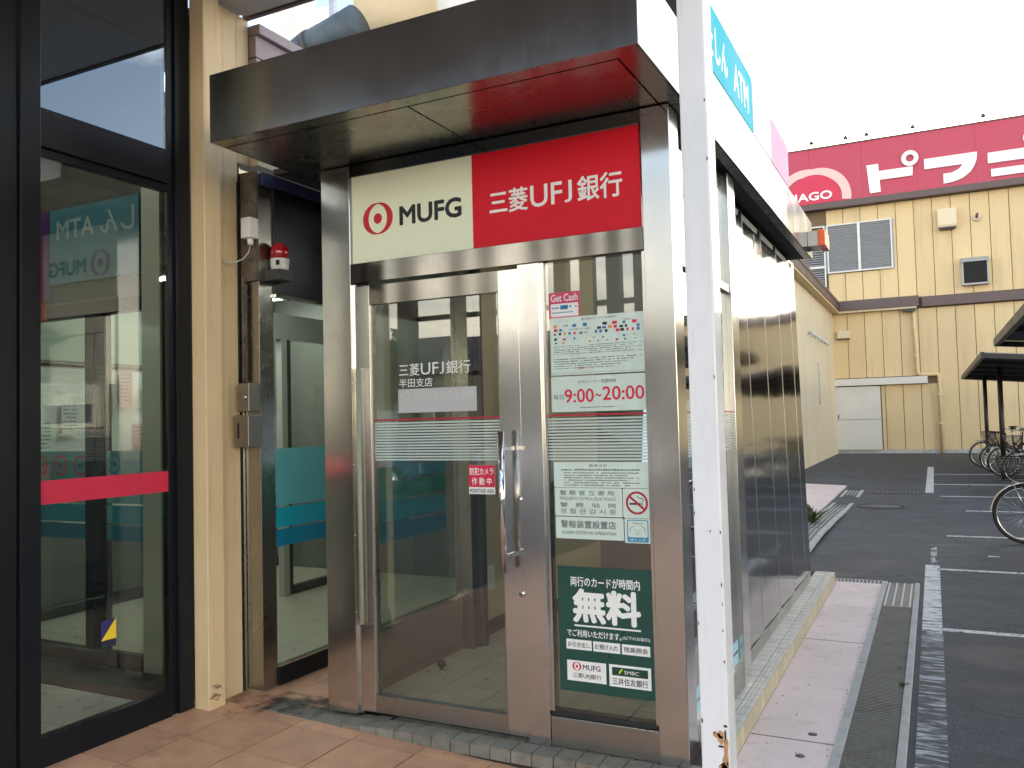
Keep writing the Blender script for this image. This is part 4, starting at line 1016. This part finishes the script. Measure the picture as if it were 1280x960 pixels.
# far wall: backing + individual sheets
FY = 29.5
obj('backing', MB().box(-4, 22, FY+.03, FY+6, -.12, 5.2), seam_brown, store)
obj('backing', MB().box(-4, 5.98, FY+.03, FY+6, 5.2, 9.0), seam_brown, store)
obj('roof_deck', MB().box(5.99, 22, FY, FY+6, 5.21, 5.40), trim_brown, store)
pl_me = {}
def sheet(x0, x1, z0, z1):
    key = (round(x1-x0, 3), round(z1-z0, 3))
    if key not in pl_me: pl_me[key] = mesh_of('wall_sheet', MB().box(0, x1-x0, 0, .03, 0, z1-z0), cream_wall, Vector())
    piece('wall_sheet', pl_me[key], (x0, FY, z0), store)
g = .022; PW = .585
x = -.685; k_ = 0
while x < 20:
    x1 = x+PW-g
    # lower course, broken by the sliding door
    if x1 < .93: sheet(x, x1, 2.62, 4.98)
    elif x < .93: sheet(x, x1, 2.62, 4.98); sheet(.935, x1, .02, 2.32)
    elif x < 2.4: sheet(x, x1, 2.62, 4.98); sheet(x, x1, .02, 2.32)
    else: sheet(x, x1, .02, 4.98)
    if x1 < 1.56: sheet(x, x1, 5.44, 6.48); sheet(x, x1, 8.32, 8.86)
    elif x1 < 6.0: sheet(x, x1, 5.40, 8.86)
    x += PW
obj('base_course', MB().box(-.7, 20, FY-.02, FY+.03, -.12, .018), concrete, store)
obj('string_course', MB().box(-.59, 2.27, FY-.32, FY+.02, 5.06, 5.42), trim_brown, store)
obj('string_course', MB().box(-.59, 2.20, FY-.26, FY+.02, 4.99, 5.057), cream_side, store)
obj('string_course', MB().box(2.37, 20, FY-.18, FY+.02, 5.03, 5.37), trim_brown, store)
obj('gutter_box', MB().box(1.75, 2.15, FY-.30, FY-.05, 4.88, 4.985), dark_int, store)
obj('roof_trim', MB().box(-4, 6.02, FY-.35, FY+.5, 8.88, 9.10), trim_brown, store)
lv = obj('louvre_panel', MB().box(-.78, 1.56, FY-.02, FY+.02, 6.50, 8.30), louvre_m, store)
def louvre(x0, x1, z0, z1):
    b = MB(); z = z0+.03
    while z < z1-.05:
        b.add([(x0, FY-.09, z), (x1, FY-.09, z), (x1, FY-.03, z+.05), (x0, FY-.03, z+.05), (x0, FY-.09, z-.012), (x1, FY-.09, z-.012), (x1, FY-.03, z+.038), (x0, FY-.03, z+.038)],
              [(0, 1, 2, 3), (7, 6, 5, 4), (0, 4, 5, 1), (1, 5, 6, 2), (2, 6, 7, 3), (3, 7, 4, 0)]); z += .085
    obj('slat', b, louvre_m, lv, kind='stuff')
    w_ = .045
    obj('louvre_frame', MB().box(x0-w_, x0, FY-.11, FY-.02, z0-w_, z1+w_).box(x1, x1+w_, FY-.11, FY-.02, z0-w_, z1+w_).box(x0, x1, FY-.11, FY-.02, z0-w_, z0).box(x0, x1, FY-.11, FY-.02, z1, z1+w_), white_matt, lv)
louvre(-.64, .36, 6.55, 8.25); louvre(.45, 1.46, 6.55, 8.25); louvre(-3.2, -.80, 5.45, 8.25)
obj('louvre_rail', MB().box(-3.2, -.80, FY-.14, FY-.10, 6.72, 6.80), white_matt, lv)
# sliding door
sdv = thing('sliding_door', (.15, 29.3, 0), 'white weathered sliding door with top rail in the far wall', 'door')
obj('upper_leaf', MB().box(-.60, .90, FY-.09, FY-.03, 1.115, 2.30), door_white, sdv)
obj('lower_leaf', MB().box(-.60, .90, FY-.09, FY-.03, .02, 1.10), door_white, sdv)
obj('door_frame', MB().box(-.66, -.603, FY-.11, FY-.01, .0, 2.31), door_white, sdv)
obj('rail_cover', MB().box(-.72, 2.44, FY-.20, FY-.01, 2.335, 2.585), door_white, sdv, .01)
obj('pull', MB().box(-.55, -.51, FY-.10, FY-.09, 1.15, 1.30), dark_int, sdv)
# roof sign
ps = thing('store_sign', (4, 29, 9.2), 'long crimson roof sign with white katakana lettering', 'sign')
x = -4.78
while x < 5.9:
    obj('sign_panel', MB().box(x, x+1.795, FY-.30, FY-.1, 9.10, 11.15), piago_pink, ps); x += 1.8
obj('backing', MB().box(-4.78, 6.02, FY-.099, FY-.05, 9.10, 11.15), trim_brown, ps)
obj('cap', MB().box(-4.78, 6.02, FY-.33, FY-.08, 11.152, 11.20), trim_brown, ps)
tp = FRONT(FY-.30)
b = MB()
def P_(pts, m=b): m.prism(pts, 0, .06, tp)
P_([(.78, 10.24), (1.17, 10.24), (1.22, 9.22), (.86, 9.22)])
P_([(1.19, 9.98), (2.28, 9.98), (2.26, 9.66), (1.20, 9.66)])
obj('lettering', b, ink_white, ps)
b = MB(); annulus(b, 2.20, 10.28, .13, .275, FRONT(FY-.361), 0, .02); obj('lettering', b, ink_white, ps)
b = MB()
P_([(2.64, 10.17), (4.27, 10.17), (4.25, 9.92), (4.18, 9.73), (4.05, 9.52), (3.82, 9.34), (3.50, 9.24), (3.22, 9.22), (3.22, 9.56), (3.48, 9.57), (3.70, 9.66), (3.83, 9.81), (2.64, 9.81)], b)
obj('lettering', b, ink_white, ps)
b = MB(); P_([(4.58, 10.07), (6.0, 10.07), (6.0, 9.24), (5.80, 9.24), (5.80, 9.71), (4.58, 9.71)], b); obj('lettering', b, ink_white, ps)
b = MB(); P_([(4.66, 9.50), (5.79, 9.50), (5.79, 9.24), (4.66, 9.24)], b); obj('lettering', b, ink_white, ps)
for cx in (5.80,): obj('lettering', disc(MB(), cx, 10.40, .17, .20, tp, 0, .05, 20), ink_white, ps)
def clip(P): return [(u, max(v, 9.112)) for u, v in P]
def ell(cu, cv, r0, r1, a0, a1, w1, m_):
    P = [(cu+r1*math.cos(R(a0+(a1-a0)*i/40)), cv+r1*math.sin(R(a0+(a1-a0)*i/40))) for i in range(41)]
    Q = [(cu+r0*math.cos(R(a0+(a1-a0)*i/40)), cv+r0*math.sin(R(a0+(a1-a0)*i/40))) for i in range(40, -1, -1)]
    obj('pale_ring', MB().prism(P+Q, 0, w1, tp), m_, ps)
ell(-1.30, 9.30, .84, 1.13, 55, 172, .016, piago_pale)
ell(-.88, 9.30, .80, 1.12, -9, 118, .024, piago_pale)
P = [(-1.05+.95*math.cos(R(i*6)), 9.22+.97*math.sin(R(i*6))) for i in range(0, 31)]
obj('red_disc', MB().prism([(-.1, 9.112)]+P[1:-1]+[(-2.0, 9.112)], 0, .034, tp), piago_red, ps)
b = MB(); put_text(b, 'PIAGO', -1.98, -.42, 9.24, 9.53, FRONT(FY-.336), .05, .02); obj('lettering', b, ink_white, ps)
for i, xx in enumerate((-.985, .185, .886, 2.383, 4.541, 7.0)):
    fl_ = thing('sign_floodlight', (xx, 29.2, 11.2), ['small floodlight above the sign, leftmost', 'small floodlight above the sign, second from left', 'small floodlight above the sign, third from left', 'small floodlight above the first katakana letter', 'small floodlight above the sign, rightmost in view', 'small floodlight further right on the sign'][i], 'floodlight', 'floodlights on the store sign')
    obj('arm', MB().tube([(xx, FY-.2, 11.18), (xx, FY-.25, 11.30), (xx-.05, FY-.55, 11.33)], .012, 6), dark_int, fl_)
    obj('lamp_head', MB().lathe([(.02, 11.39), (.05, 11.36), (.09, 11.27), (.085, 11.265)], (xx-.05, FY-.57, 0), 12), dark_int, fl_)
# bits on the far wall
vb = thing('vent_hood', (3.27, 29.3, 7.7), 'cream box vent hood high on the far wall', 'vent')
obj('hood', MB().prism([(FY-.002, 7.70), (FY-.30, 7.72), (FY-.33, 7.80), (FY-.30, 8.36), (FY-.002, 8.40)], 2.98, 3.56, lambda u, v, w: (w, u, v)), cream_side, vb)
obj('mouth', MB().box(3.03, 3.51, FY-.28, FY-.02, 7.66, 7.70), dark_int, vb)
vr = thing('round_vent', (4.18, 29.4, 7.95), 'small round vent cap right of the box vent hood', 'vent')
obj('ring', MB().cyl((4.18, FY-.06, 7.97), .13, .058, 'Y', 20), cream_side, vr)
obj('nozzle', MB().tube([(4.18, FY-.06, 7.99), (4.18, FY-.16, 8.01), (4.20, FY-.17, 8.10)], .045, 10), tan_flash, vr)
bx = thing('exhaust_box', (4.05, 29.2, 5.6), 'large dark exhaust opening with grey hood on the far wall', 'vent')
obj('frame', MB().box(3.64, 4.45, FY-.30, FY-.002, 5.64, 6.45), louvre_m, bx)
obj('opening', MB().box(3.70, 4.40, FY-.315, FY-.301, 5.70, 6.42), pit, bx)
obj('hood', MB().prism([(FY-.002, 6.62), (FY-.36, 6.46), (FY-.36, 6.43), (FY-.002, 6.452)], 3.62, 4.47, lambda u, v, w: (w, u, v)), louvre_m, bx)
sb = thing('wall_box', (-.3, 29.4, 4.1), 'little beige box above the sliding door', 'box')
obj('case', MB().box(-.46, -.04, FY-.15, FY-.002, 4.08, 4.36), cream_side, sb, .01)
obj('shadow_lip', MB().box(-.47, -.03, FY-.17, FY-.002, 4.04, 4.078), tan_flash, sb)
dp = thing('downpipe', (2.1, 29.4, 5), 'cream downpipe with a dog-leg beside the sliding door', 'downpipe')
obj('pipe', MB().tube([(2.09, FY-.13, 5.0), (2.12, FY-.13, 3.9), (2.14, FY-.13, 2.72), (2.18, FY-.13, 2.66), (2.26, FY-.13, 2.64), (2.70, FY-.13, 2.64), (2.78, FY-.13, 2.62), (2.80, FY-.13, 2.52), (2.81, FY-.13, -.1)], .062, 10), cream_wall, dp)
for z in (4.3, 3.3, 1.9, .9):
    obj('bracket', MB().box((2.04 if z > 2.6 else 2.73), (2.20 if z > 2.6 else 2.89), FY-.20, FY-.0, z, z+.04), cream_side, dp)
# row of small hoods on the side wall
for i in range(6):
    y = 22.3+i*.78
    vh = tag(obj('vent_cowl', MB().tube([(-.60, y, 3.72), (-.52, y, 3.74), (-.47, y, 3.70), (-.46, y, 3.62)], [.05, .055, .055, .05], 10), grey_jamb, None, origin=(-.6, y, 3.7)),
             ['nearest of six small vent cowls in a row on the side wall', 'second nearest of the vent cowls on the side wall', 'third nearest of the vent cowls on the side wall', 'third from the far corner among the vent cowls', 'second from the far corner among the vent cowls', 'vent cowl closest to the far wall corner'][i], 'vent', 'row of vent cowls on the side wall')
lb = thing('wall_pipe', (-.6, 24, 2.5), 'thin vertical conduit on the pale side wall', 'pipe')
obj('pipe', MB().tube([(-.57, 24.3, 2.95), (-.55, 24.3, 2.85), (-.55, 24.3, 1.75), (-.57, 24.3, 1.65)], .022, 8), grey_jamb, lb)

# rooftop plant behind the canopy
du = thing('roof_duct', (-4.9, 6, 6.9), 'blue-grey lagged duct on the store roof', 'duct')
obj('duct_body', MB().tube([(-5.2, 6.0, 6.78), (-4.35, 6.0, 6.98)], .27, 20), duct_blue, du)
obj('duct_end', MB().tube([(-5.55, 6.0, 6.68), (-5.40, 6.0, 6.73), (-5.21, 6.0, 6.777)], [.19, .26, .28], 20), duct_blue, du)
obj('band', MB().tube([(-5.19, 6.0, 6.782), (-5.12, 6.0, 6.80)], .285, 20), dark_int, du)
be = thing('roof_plant_box', (-3.9, 6.6, 7.3), 'rounded beige cooling unit on the store roof', 'roof unit')
obj('drum', MB().tube([(-4.7, 7.2, 7.45), (-3.5, 7.2, 7.65)], .85, 28), beige_m, be)
obj('opening', MB().tube([(-4.73, 7.2, 7.44), (-4.702, 7.2, 7.45)], .5, 24), tan_flash, be)
obj('side_panel', MB().box(-3.45, -3.25, 6.6, 7.8, 6.6, 8.6), white_matt, be)
ltc = thing('roof_lattice', (-3, 7.4, 7), 'cream slatted frame standing on the store roof', 'frame')
for i in range(9): obj('slat', MB().tube([(-3.15+i*.22, 7.6, 6.6), (-2.65+i*.22, 7.6, 8.6)], .035, 6), beige_m, ltc)
for z in (6.8, 7.2, 7.6, 8.0): obj('rail', MB().box(-3.2, -.8, 7.62, 7.66, z, z+.06), beige_m, ltc)
mast = thing('roof_box', (-5.8, 8, 6.9), 'pale grey rooftop stack beside the duct', 'stack')
obj('casing', MB().box(-7.4, -6.9, 7.6, 8.2, 5.1, 9.2), white_matt, mast); obj('casing', MB().box(-6.15, -6.05, 7.6, 7.7, 5.1, 9.4), galv, mast)

# ================================================================== BICYCLE SHELTERS
def shelter(y0, y1, label, posts, lab2=None, x0=3.40, zl=2.33, wdt=2.6):
    t = thing('bicycle_shelter', (x0+.5, (y0+y1)/2, -.12), label, 'bicycle shelter', 'bicycle shelters')
    sl = -.095
    def z(x): return zl+(x-x0)*sl
    # corrugated sheet
    b = MB(); n = int((y1-y0)/.075)
    for i in range(n):
        a, c = y0+(y1-y0)*i/n, y0+(y1-y0)*(i+1)/n
        h = .018 if i % 2 else 0; h2 = 0 if i % 2 else .018
        b.add([(x0, a, z(x0)+.06+h), (x0+wdt, a, z(x0+wdt)+.06+h), (x0+wdt, c, z(x0+wdt)+.06+h2), (x0, c, z(x0)+.06+h2),
               (x0, a, z(x0)+.056+h), (x0+wdt, a, z(x0+wdt)+.056+h), (x0+wdt, c, z(x0+wdt)+.056+h2), (x0, c, z(x0)+.056+h2)],
              [(0, 1, 2, 3), (7, 6, 5, 4), (0, 3, 7, 4), (1, 5, 6, 2)] + ([(0, 4, 5, 1)] if i == 0 else []) + ([(3, 2, 6, 7)] if i == n-1 else []))
    obj('roof_sheet', b, shelter_roof, t)
    def beam(nm, xa, xb, ya, yb, dz0, dz1):
        obj(nm, MB().add([(xa, ya, z(xa)+dz0), (xb, ya, z(xb)+dz0), (xb, yb, z(xb)+dz0), (xa, yb, z(xa)+dz0), (xa, ya, z(xa)+dz1), (xb, ya, z(xb)+dz1), (xb, yb, z(xb)+dz1), (xa, yb, z(xa)+dz1)],
                    [(0,3,2,1),(4,5,6,7),(0,1,5,4),(1,2,6,5),(2,3,7,6),(3,0,4,7)]), shelter_m, t)
    beam('edge_beam', x0-.03, x0+.03, y0-.02, y1+.02, -.03, .075)
    beam('edge_beam', x0+wdt-.03, x0+wdt+.03, y0-.02, y1+.02, -.03, .075)
    m_ = int((y1-y0)/2.6)+1
    for i in range(m_+1):
        yy = y0+(y1-y0)*i/m_
        beam('purlin', x0+.031, x0+wdt-.031, yy-.03, yy+.03, -.03, .05)
    for yy in posts:
        obj('post', MB().tube([(x0+.46, yy, -.12), (x0+.46, yy, z(x0+.46))], .052, 12), shelter_m, t)
        obj('base_plate', MB().box(x0+.36, x0+.56, yy-.1, yy+.1, -.119, -.105), shelter_m, t)
        beam('arm', x0+.035, x0+wdt-.035, yy-.035, yy+.035, -.09, -.032)
    return t
shelter(13.7, 25.6, 'dark open bicycle shelter nearest the far wall', (17.2, 23.0))
shelter(-2.0, 10.5, 'dark bicycle shelter whose corner juts in at the right edge', (1.0, 5.6), x0=3.42, zl=2.32)

# ================================================================== BICYCLES
def bike(label, frame_m, basket_m):
    """local: front wheel at -X, ground z=0"""
    t = thing('bicycle', (0, 0, 0), label, 'bicycle', 'bicycles in the shelter')
    WR = .335
    def wheel(cx):
        tyre = obj('tyre', MB().torus((cx, 0, WR), WR-.018, .019, 'Y', 44, 8), rubber, t, origin=(cx, 0, WR))
        obj('rim', MB().torus((cx, 0, WR), WR-.042, .009, 'Y', 44, 6), bike_silver, tyre)
        b = MB()
        for i in range(24):
            a = 2*PI*i/24; a2 = a+.35*(1 if i % 2 else -1)
            b.tube([(cx+.018*math.cos(a2), .022*(1 if i % 4 < 2 else -1), WR+.018*math.sin(a2)), (cx+(WR-.046)*math.cos(a), 0, WR+(WR-.046)*math.sin(a))], .0016, 4)
        obj('spoke', b, bike_silver, tyre)
        obj('hub', MB().tube([(cx, -.045, WR), (cx, .045, WR)], .020, 12), bike_silver, tyre)
        b = MB(); pts = []
        for i in range(15):
            a = R(20+155*i/14) if cx < 0 else R(5+160*i/14); pts.append((cx+(WR+.022)*math.cos(a), 0, WR+(WR+.022)*math.sin(a)))
        for i in range(14):
            p, q = Vector(pts[i]), Vector(pts[i+1]); y = Vector((0, .027, 0)); d1 = (p-Vector((cx, 0, WR))).normalized()*.010; d2 = (q-Vector((cx, 0, WR))).normalized()*.010
            b.add([p-y-d1, p, q, q-y-d2, p+y-d1, q+y-d2], [(0, 1, 2, 3), (1, 4, 5, 2)], True)
        obj('mudguard', b, bike_silver, t)
    wheel(-.53); wheel(.53)
    F = MB(); H = (-.32, 0, .80); B = (.08, 0, .29); Sx = (.22, 0, .72)
    F.tube([(-.355, 0, .90), (-.335, 0, .64)], .019, 10).tube([(-.338, 0, .68), (-.18, 0, .42), B], .017, 10)
    F.tube([(-.345, 0, .78), (-.15, 0, .55), (.13, 0, .44)], .014, 8).tube([B, Sx, (.25, 0, .80)], .016, 10)
    for s_ in (-1, 1): F.tube([B, (.28, s_*.045, .295), (.53, s_*.058, WR)], .010, 6); F.tube([(.20, 0, .66), (.27, s_*.05, .62), (.53, s_*.058, WR)], .009, 6)
    obj('frame', F, frame_m, t)
    K = MB()
    for s_ in (-1, 1): K.tube([(-.33, s_*.02, .66), (-.36, s_*.052, .60), (-.45, s_*.054, .46), (-.53, s_*.052, WR)], [.013, .013, .011, .008], 8)
    obj('fork', K, frame_m, t)
    hb = obj('handlebar', MB().tube([(-.355, 0, .88), (-.365, 0, 1.0)], .013, 8).tube([(-.10, -.27, 1.03), (-.22, -.27, 1.04), (-.33, -.20, 1.03), (-.37, -.06, 1.0), (-.37, .06, 1.0), (-.33, .20, 1.03), (-.22, .27, 1.04), (-.10, .27, 1.03)], .011, 8), bike_silver, t)
    for s_ in (-1, 1):
        obj('grip', MB().tube([(-.08, s_*.27, 1.03), (-.19, s_*.27, 1.038)], .017, 10), rubber, hb)
        obj('brake_lever', MB().tube([(-.24, s_*.265, 1.035), (-.20, s_*.25, 1.01), (-.10, s_*.25, 1.0)], .005, 6), bike_silver, hb)
    # basket with wires and solid rim
    k0, k1 = MB(), MB()
    def corner(f, u, v): # taper: f 0 bottom .. 1 top
        hx, hy = .115+.045*f, .13+.055*f
        return (-.62-.03*f+u*hx, v*hy, .72+.25*f)
    for f_ in (0, .12, .25, .38, .5, .62, .75, .88, 1):
        k0.tube([corner(f_, -1, -1), corner(f_, 1, -1), corner(f_, 1, 1), corner(f_, -1, 1)], .0035 if f_ < 1 else .007, 5, closed=True, smooth=False)
    n = 12
    for i in range(n):
        u = -1+2*i/(n-1)
        for v in (-1, 1): k0.tube([corner(0, u, v), corner(1, u, v)], .003, 4); k0.tube([corner(0, v, u), corner(1, v, u)], .003, 4)
        k0.tube([corner(0, u, -1), corner(0, u, 1)], .003, 4)
    obj('basket', k0, basket_m, t)
    obj('basket_stay', MB().tube([(-.66, .06, .72), (-.53, .062, WR)], .005, 6).tube([(-.66, -.06, .72), (-.53, -.062, WR)], .005, 6), bike_silver, t)
    obj('headlamp', MB().tube([(-.50, .0, .60), (-.56, .0, .60)], [.02, .032], 12), bike_silver, t)
    sa = MB()
    prof = [(.10, .018, .905), (.16, .030, .915), (.24, .065, .915), (.31, .105, .925), (.36, .11, .93), (.385, .07, .925)]
    vs = []
    for x, hw, z in prof: vs += [(x, -hw, z-.03), (x, -hw*.9, z-.005), (x, 0, z+.012), (x, hw*.9, z-.005), (x, hw, z-.03)]
    fs = [(i*5+k, i*5+k+1, i*5+k+6, i*5+k+5) for i in range(5) for k in range(4)] + [(i*5, i*5+5, i*5+9, i*5+4) for i in range(5)] + [(0, 4, 3, 2, 1), (25, 26, 27, 28, 29)]
    sa.add(vs, fs, True); obj('saddle', sa, rubber, t)
    obj('seat_post', MB().tube([(.25, 0, .78), (.265, 0, .90)], .012, 8), bike_silver, t)
    cr = MB()
    for s_ in (-1, 1):
        cr.tube([(.30, s_*.06, .70), (.72, s_*.065, .70)], .006, 6); cr.tube([(.66, s_*.065, .70), (.53, s_*.062, WR)], .005, 6)
    for x in (.34, .46, .58, .70, .72): cr.tube([(x, -.065, .70), (x, .065, .70)], .005, 6)
    cr.tube([(.31, -.03, .702), (.70, -.03, .702)], .004, 5).tube([(.31, .03, .702), (.70, .03, .702)], .004, 5)
    obj('carrier', cr, bike_silver, t)
    cg = MB().prism([(.02, .33), (.10, .375), (.50, .375), (.58, .345), (.56, .29), (.50, .275), (.10, .215), (.03, .245)], -.062, -.052, lambda u, v, w: (u, w, v)); obj('chain_case', cg, bike_silver, t)
    ck = MB()
    for s_ in (-1, 1):
        ex, ez = .08+s_*.10, .29-s_*.13
        ck.tube([(.08, s_*.075, .29), (ex, s_*.080, ez)], .008, 6); 
    obj('crank', ck, bike_silver, t)
    for s_ in (-1, 1): ex, ez = .08+s_*.10, .29-s_*.13; obj('pedal', MB().box(ex-.045, ex+.045, s_*.09, s_*.17, ez-.012, ez+.012), rubber, t, .003)
    obj('kickstand', MB().tube([(.50, -.07, .30), (.50, -.11, .06), (.50, -.10, .005), (.50, .10, .005), (.50, .11, .06), (.50, .07, .30)], .008, 6), bike_silver, t)
    obj('reflector', MB().cyl((.885, 0, .42), .022, .012, 'X', 12), pbr('red_reflector', (.4, .01, .01), .2), t)
    return t
b0 = bike('nearest bicycle, cut by the right edge, with black wire basket', bike_black, bike_black)
mesh_navy = None
spots = [(3.99, 7.62, 0, None), (4.46, 18.1, .04, 'bicycle with dark basket in front of the shelter post'),
         (4.36, 19.4, -.05, 'bicycle close behind the post, its basket raised above its wheel'), (4.22, 21.5, PI+.03, 'furthest bicycle, rear wheel and carrier outermost'),
         (4.9, 6.3, .05, 'bicycle beyond the right edge of the frame'), (4.6, 15.9, .02, 'bicycle with only its saddle in view at the right edge')]
spots = [s_ for s_ in spots if not (s_[3] and 'beyond' in s_[3])]
for i, (x, y, a, lab) in enumerate(spots):
    o = b0 if i == 0 else copy_tree(b0)
    o.location = (x, y, -.12); o.rotation_euler = (0, 0, a)
    if lab: o['label'] = lab

# ================================================================== WHAT THE GLASS REFLECTS: the street behind the camera
def tree(x, y, h, r, seed, label):
    t = thing('tree', (x, y, -.12), label, 'tree')
    rr = random.Random(seed); tr = MB()
    tr.tube([(x, y, -.12), (x+.1, y, h*.3), (x-.1, y+.1, h*.6), (x, y, h*.85)], [.22, .17, .11, .03], 8)
    for i in range(7):
        a = rr.uniform(0, 2*PI); z = h*rr.uniform(.3, .6)
        tr.tube([(x, y, z), (x+math.cos(a)*r*.4, y+math.sin(a)*r*.4, z+h*.15), (x+math.cos(a)*r*.75, y+math.sin(a)*r*.75, z+h*.25)], [.07, .04, .012], 6)
    obj('trunk', tr, bark, t)
    lf = MB(); cl = [(rr.uniform(-1, 1)*r*.7, rr.uniform(-1, 1)*r*.7, h*rr.uniform(.4, .98), r*rr.uniform(.25, .45)) for _ in range(16)]
    for cx, cy, cz, cr_ in cl:
        for i in range(170):
            d = Vector((rr.gauss(0, 1), rr.gauss(0, 1), rr.gauss(0, 1))).normalized()*cr_*rr.uniform(.5, 1.05)
            p = Vector((x+cx, y+cy, cz))+d; q = Vector((rr.uniform(-1, 1), rr.uniform(-1, 1), rr.uniform(-.6, .6))).normalized()
            u = q.orthogonal().normalized()*.13; v = q.cross(u).normalized()*.07
            lf.add([p-u, p-v, p+u, p+v], [(0, 1, 2, 3)])
    obj('crown', lf, leaf_m, t)
tree(-13.3, -15.5, 8.5, 2.3, 1, 'tall leafy tree mirrored in the left side of the door glass')
tree(-12.6, -18.0, 3.9, .95, 2, 'low bushy tree mirrored beside the taller one')
tree(6, -26, 7, 3, 3, 'broad tree across the street behind the viewer')
def house(x0, x1, y0, y1, h, rh, m, label):
    t = thing('house', ((x0+x1)/2, (y0+y1)/2, -.12), label, 'house')
    obj('wall', MB().box(x0, x1, y0, y1, -.12, h), m, t)
    obj('roof', MB().prism([(y0-.4, h+.001), (y1+.4, h+.001), ((y0+y1)/2, h+rh)], x0-.4, x1+.4, lambda u, v, w: (w, u, v)), trim_brown, t)
    k_ = x0+.8
    while k_ < x1-1.2:
        wn = obj('window', MB().box(k_, k_+1, y1, y1+.05, 1.1, 2.2), white_matt, t); obj('pane', MB().box(k_+.06, k_+.94, y1+.051, y1+.06, 1.16, 2.14), dark_int, wn); k_ += 2.2
house(-12.2, -5.2, -26, -19, 2.9, 1.5, grey_int, 'low grey house with brown roof mirrored in the door glass')
house(-4.4, 2.5, -28, -21, 2.7, 1.9, cream_side, 'low cream house with brown roof across the street')
house(-26, -15, -30, -22, 3.2, 1.7, cream_side, 'wide cream house behind the mirrored trees')
scr = thing('slatted_screen', (-6, -16, 0), 'tall dark post screen mirrored in the booth window', 'screen')
for i, xx in enumerate([-10.6, -8.9, -8.0, -6.55, -5.85, -5.15, -4.45, -3.75, -3.05, -2.35, -1.65]):
    obj('post', MB().box(xx, xx+(.34 if i else .5), -16.2, -15.9, -.12, 7.5), shelter_m, scr)
obj('beam', MB().box(-10.7, -1.2, -16.25, -16.21, 4.2, 4.34), shelter_m, scr)
for k_ in range(3):
    wr = thing('power_line', (0, -17, 5), ['lowest overhead power line mirrored in the glass', 'middle overhead power line mirrored in the glass', 'highest overhead power line mirrored in the glass'][k_], 'power line', 'power lines over the street')
    pts = [(-40+i*5, -17.5+.3*k_, 5.4+.35*k_+.0018*((i*5-40)+5)**2*.3+.02*(i*5)) for i in range(18)]
    obj('wire', MB().tube(pts, .016, 5), rubber, wr)
def car(x, y, a, col_, label):
    t = thing('parked_car', (0, 0, 0), label, 'car')
    pr = [(-2.0, .35), (-2.02, .75), (-1.75, .92), (-1.0, 1.0), (-.45, 1.42), (.9, 1.45), (1.65, 1.02), (2.0, .9), (2.05, .4), (1.7, .25), (-1.7, .25)]
    obj('body', MB().prism(pr, -.82, .82, lambda u, v, w: (u, w, v)), col_, t, .06)
    gl_ = [(-.90, 1.03), (-.42, 1.36), (.85, 1.39), (1.42, 1.05)]
    obj('window', MB().prism(gl_, -.83, .83, lambda u, v, w: (u, w, v)), dark_int, t)
    for cx in (-1.25, 1.3):
        for s_ in (-1, 1):
            wl = obj('wheel', MB().cyl((cx, s_*.83-.1, .31), .31, .2, 'Y', 24), rubber, t); obj('rim', MB().cyl((cx, s_*.83-.11, .31), .19, .22, 'Y', 16), bike_silver, wl)
    for s_ in (-1, 1): obj('headlight', MB().box(-2.03, -1.93, s_*.72-.12, s_*.72+.12, .66, .8), white_matt, t)
    t.location = (x, y, -.12); t.rotation_euler = (0, 0, a)
car(-9.0, -12.5, .1, pbr('blue_car_paint', (.03, .07, .2), .2, .3, .03, coat=.8), 'blue car parked across the street, mirrored in the door')
car(-4.2, -13.0, .05, pbr('white_car_paint', (.7, .7, .7), .2, 0, .03, coat=.8), 'white car parked across the street behind the viewer')
car(9.5, 9.5, 1.5, pbr('silver_car_paint', (.4, .4, .42), .25, .6, .03, coat=.8), 'silver car parked far right, mirrored in the steel side wall')
car(9.8, 16.5, 1.55, pbr('dark_car_paint', (.03, .03, .035), .2, .2, .03, coat=.8), 'black car parked far right, mirrored in the steel side wall')
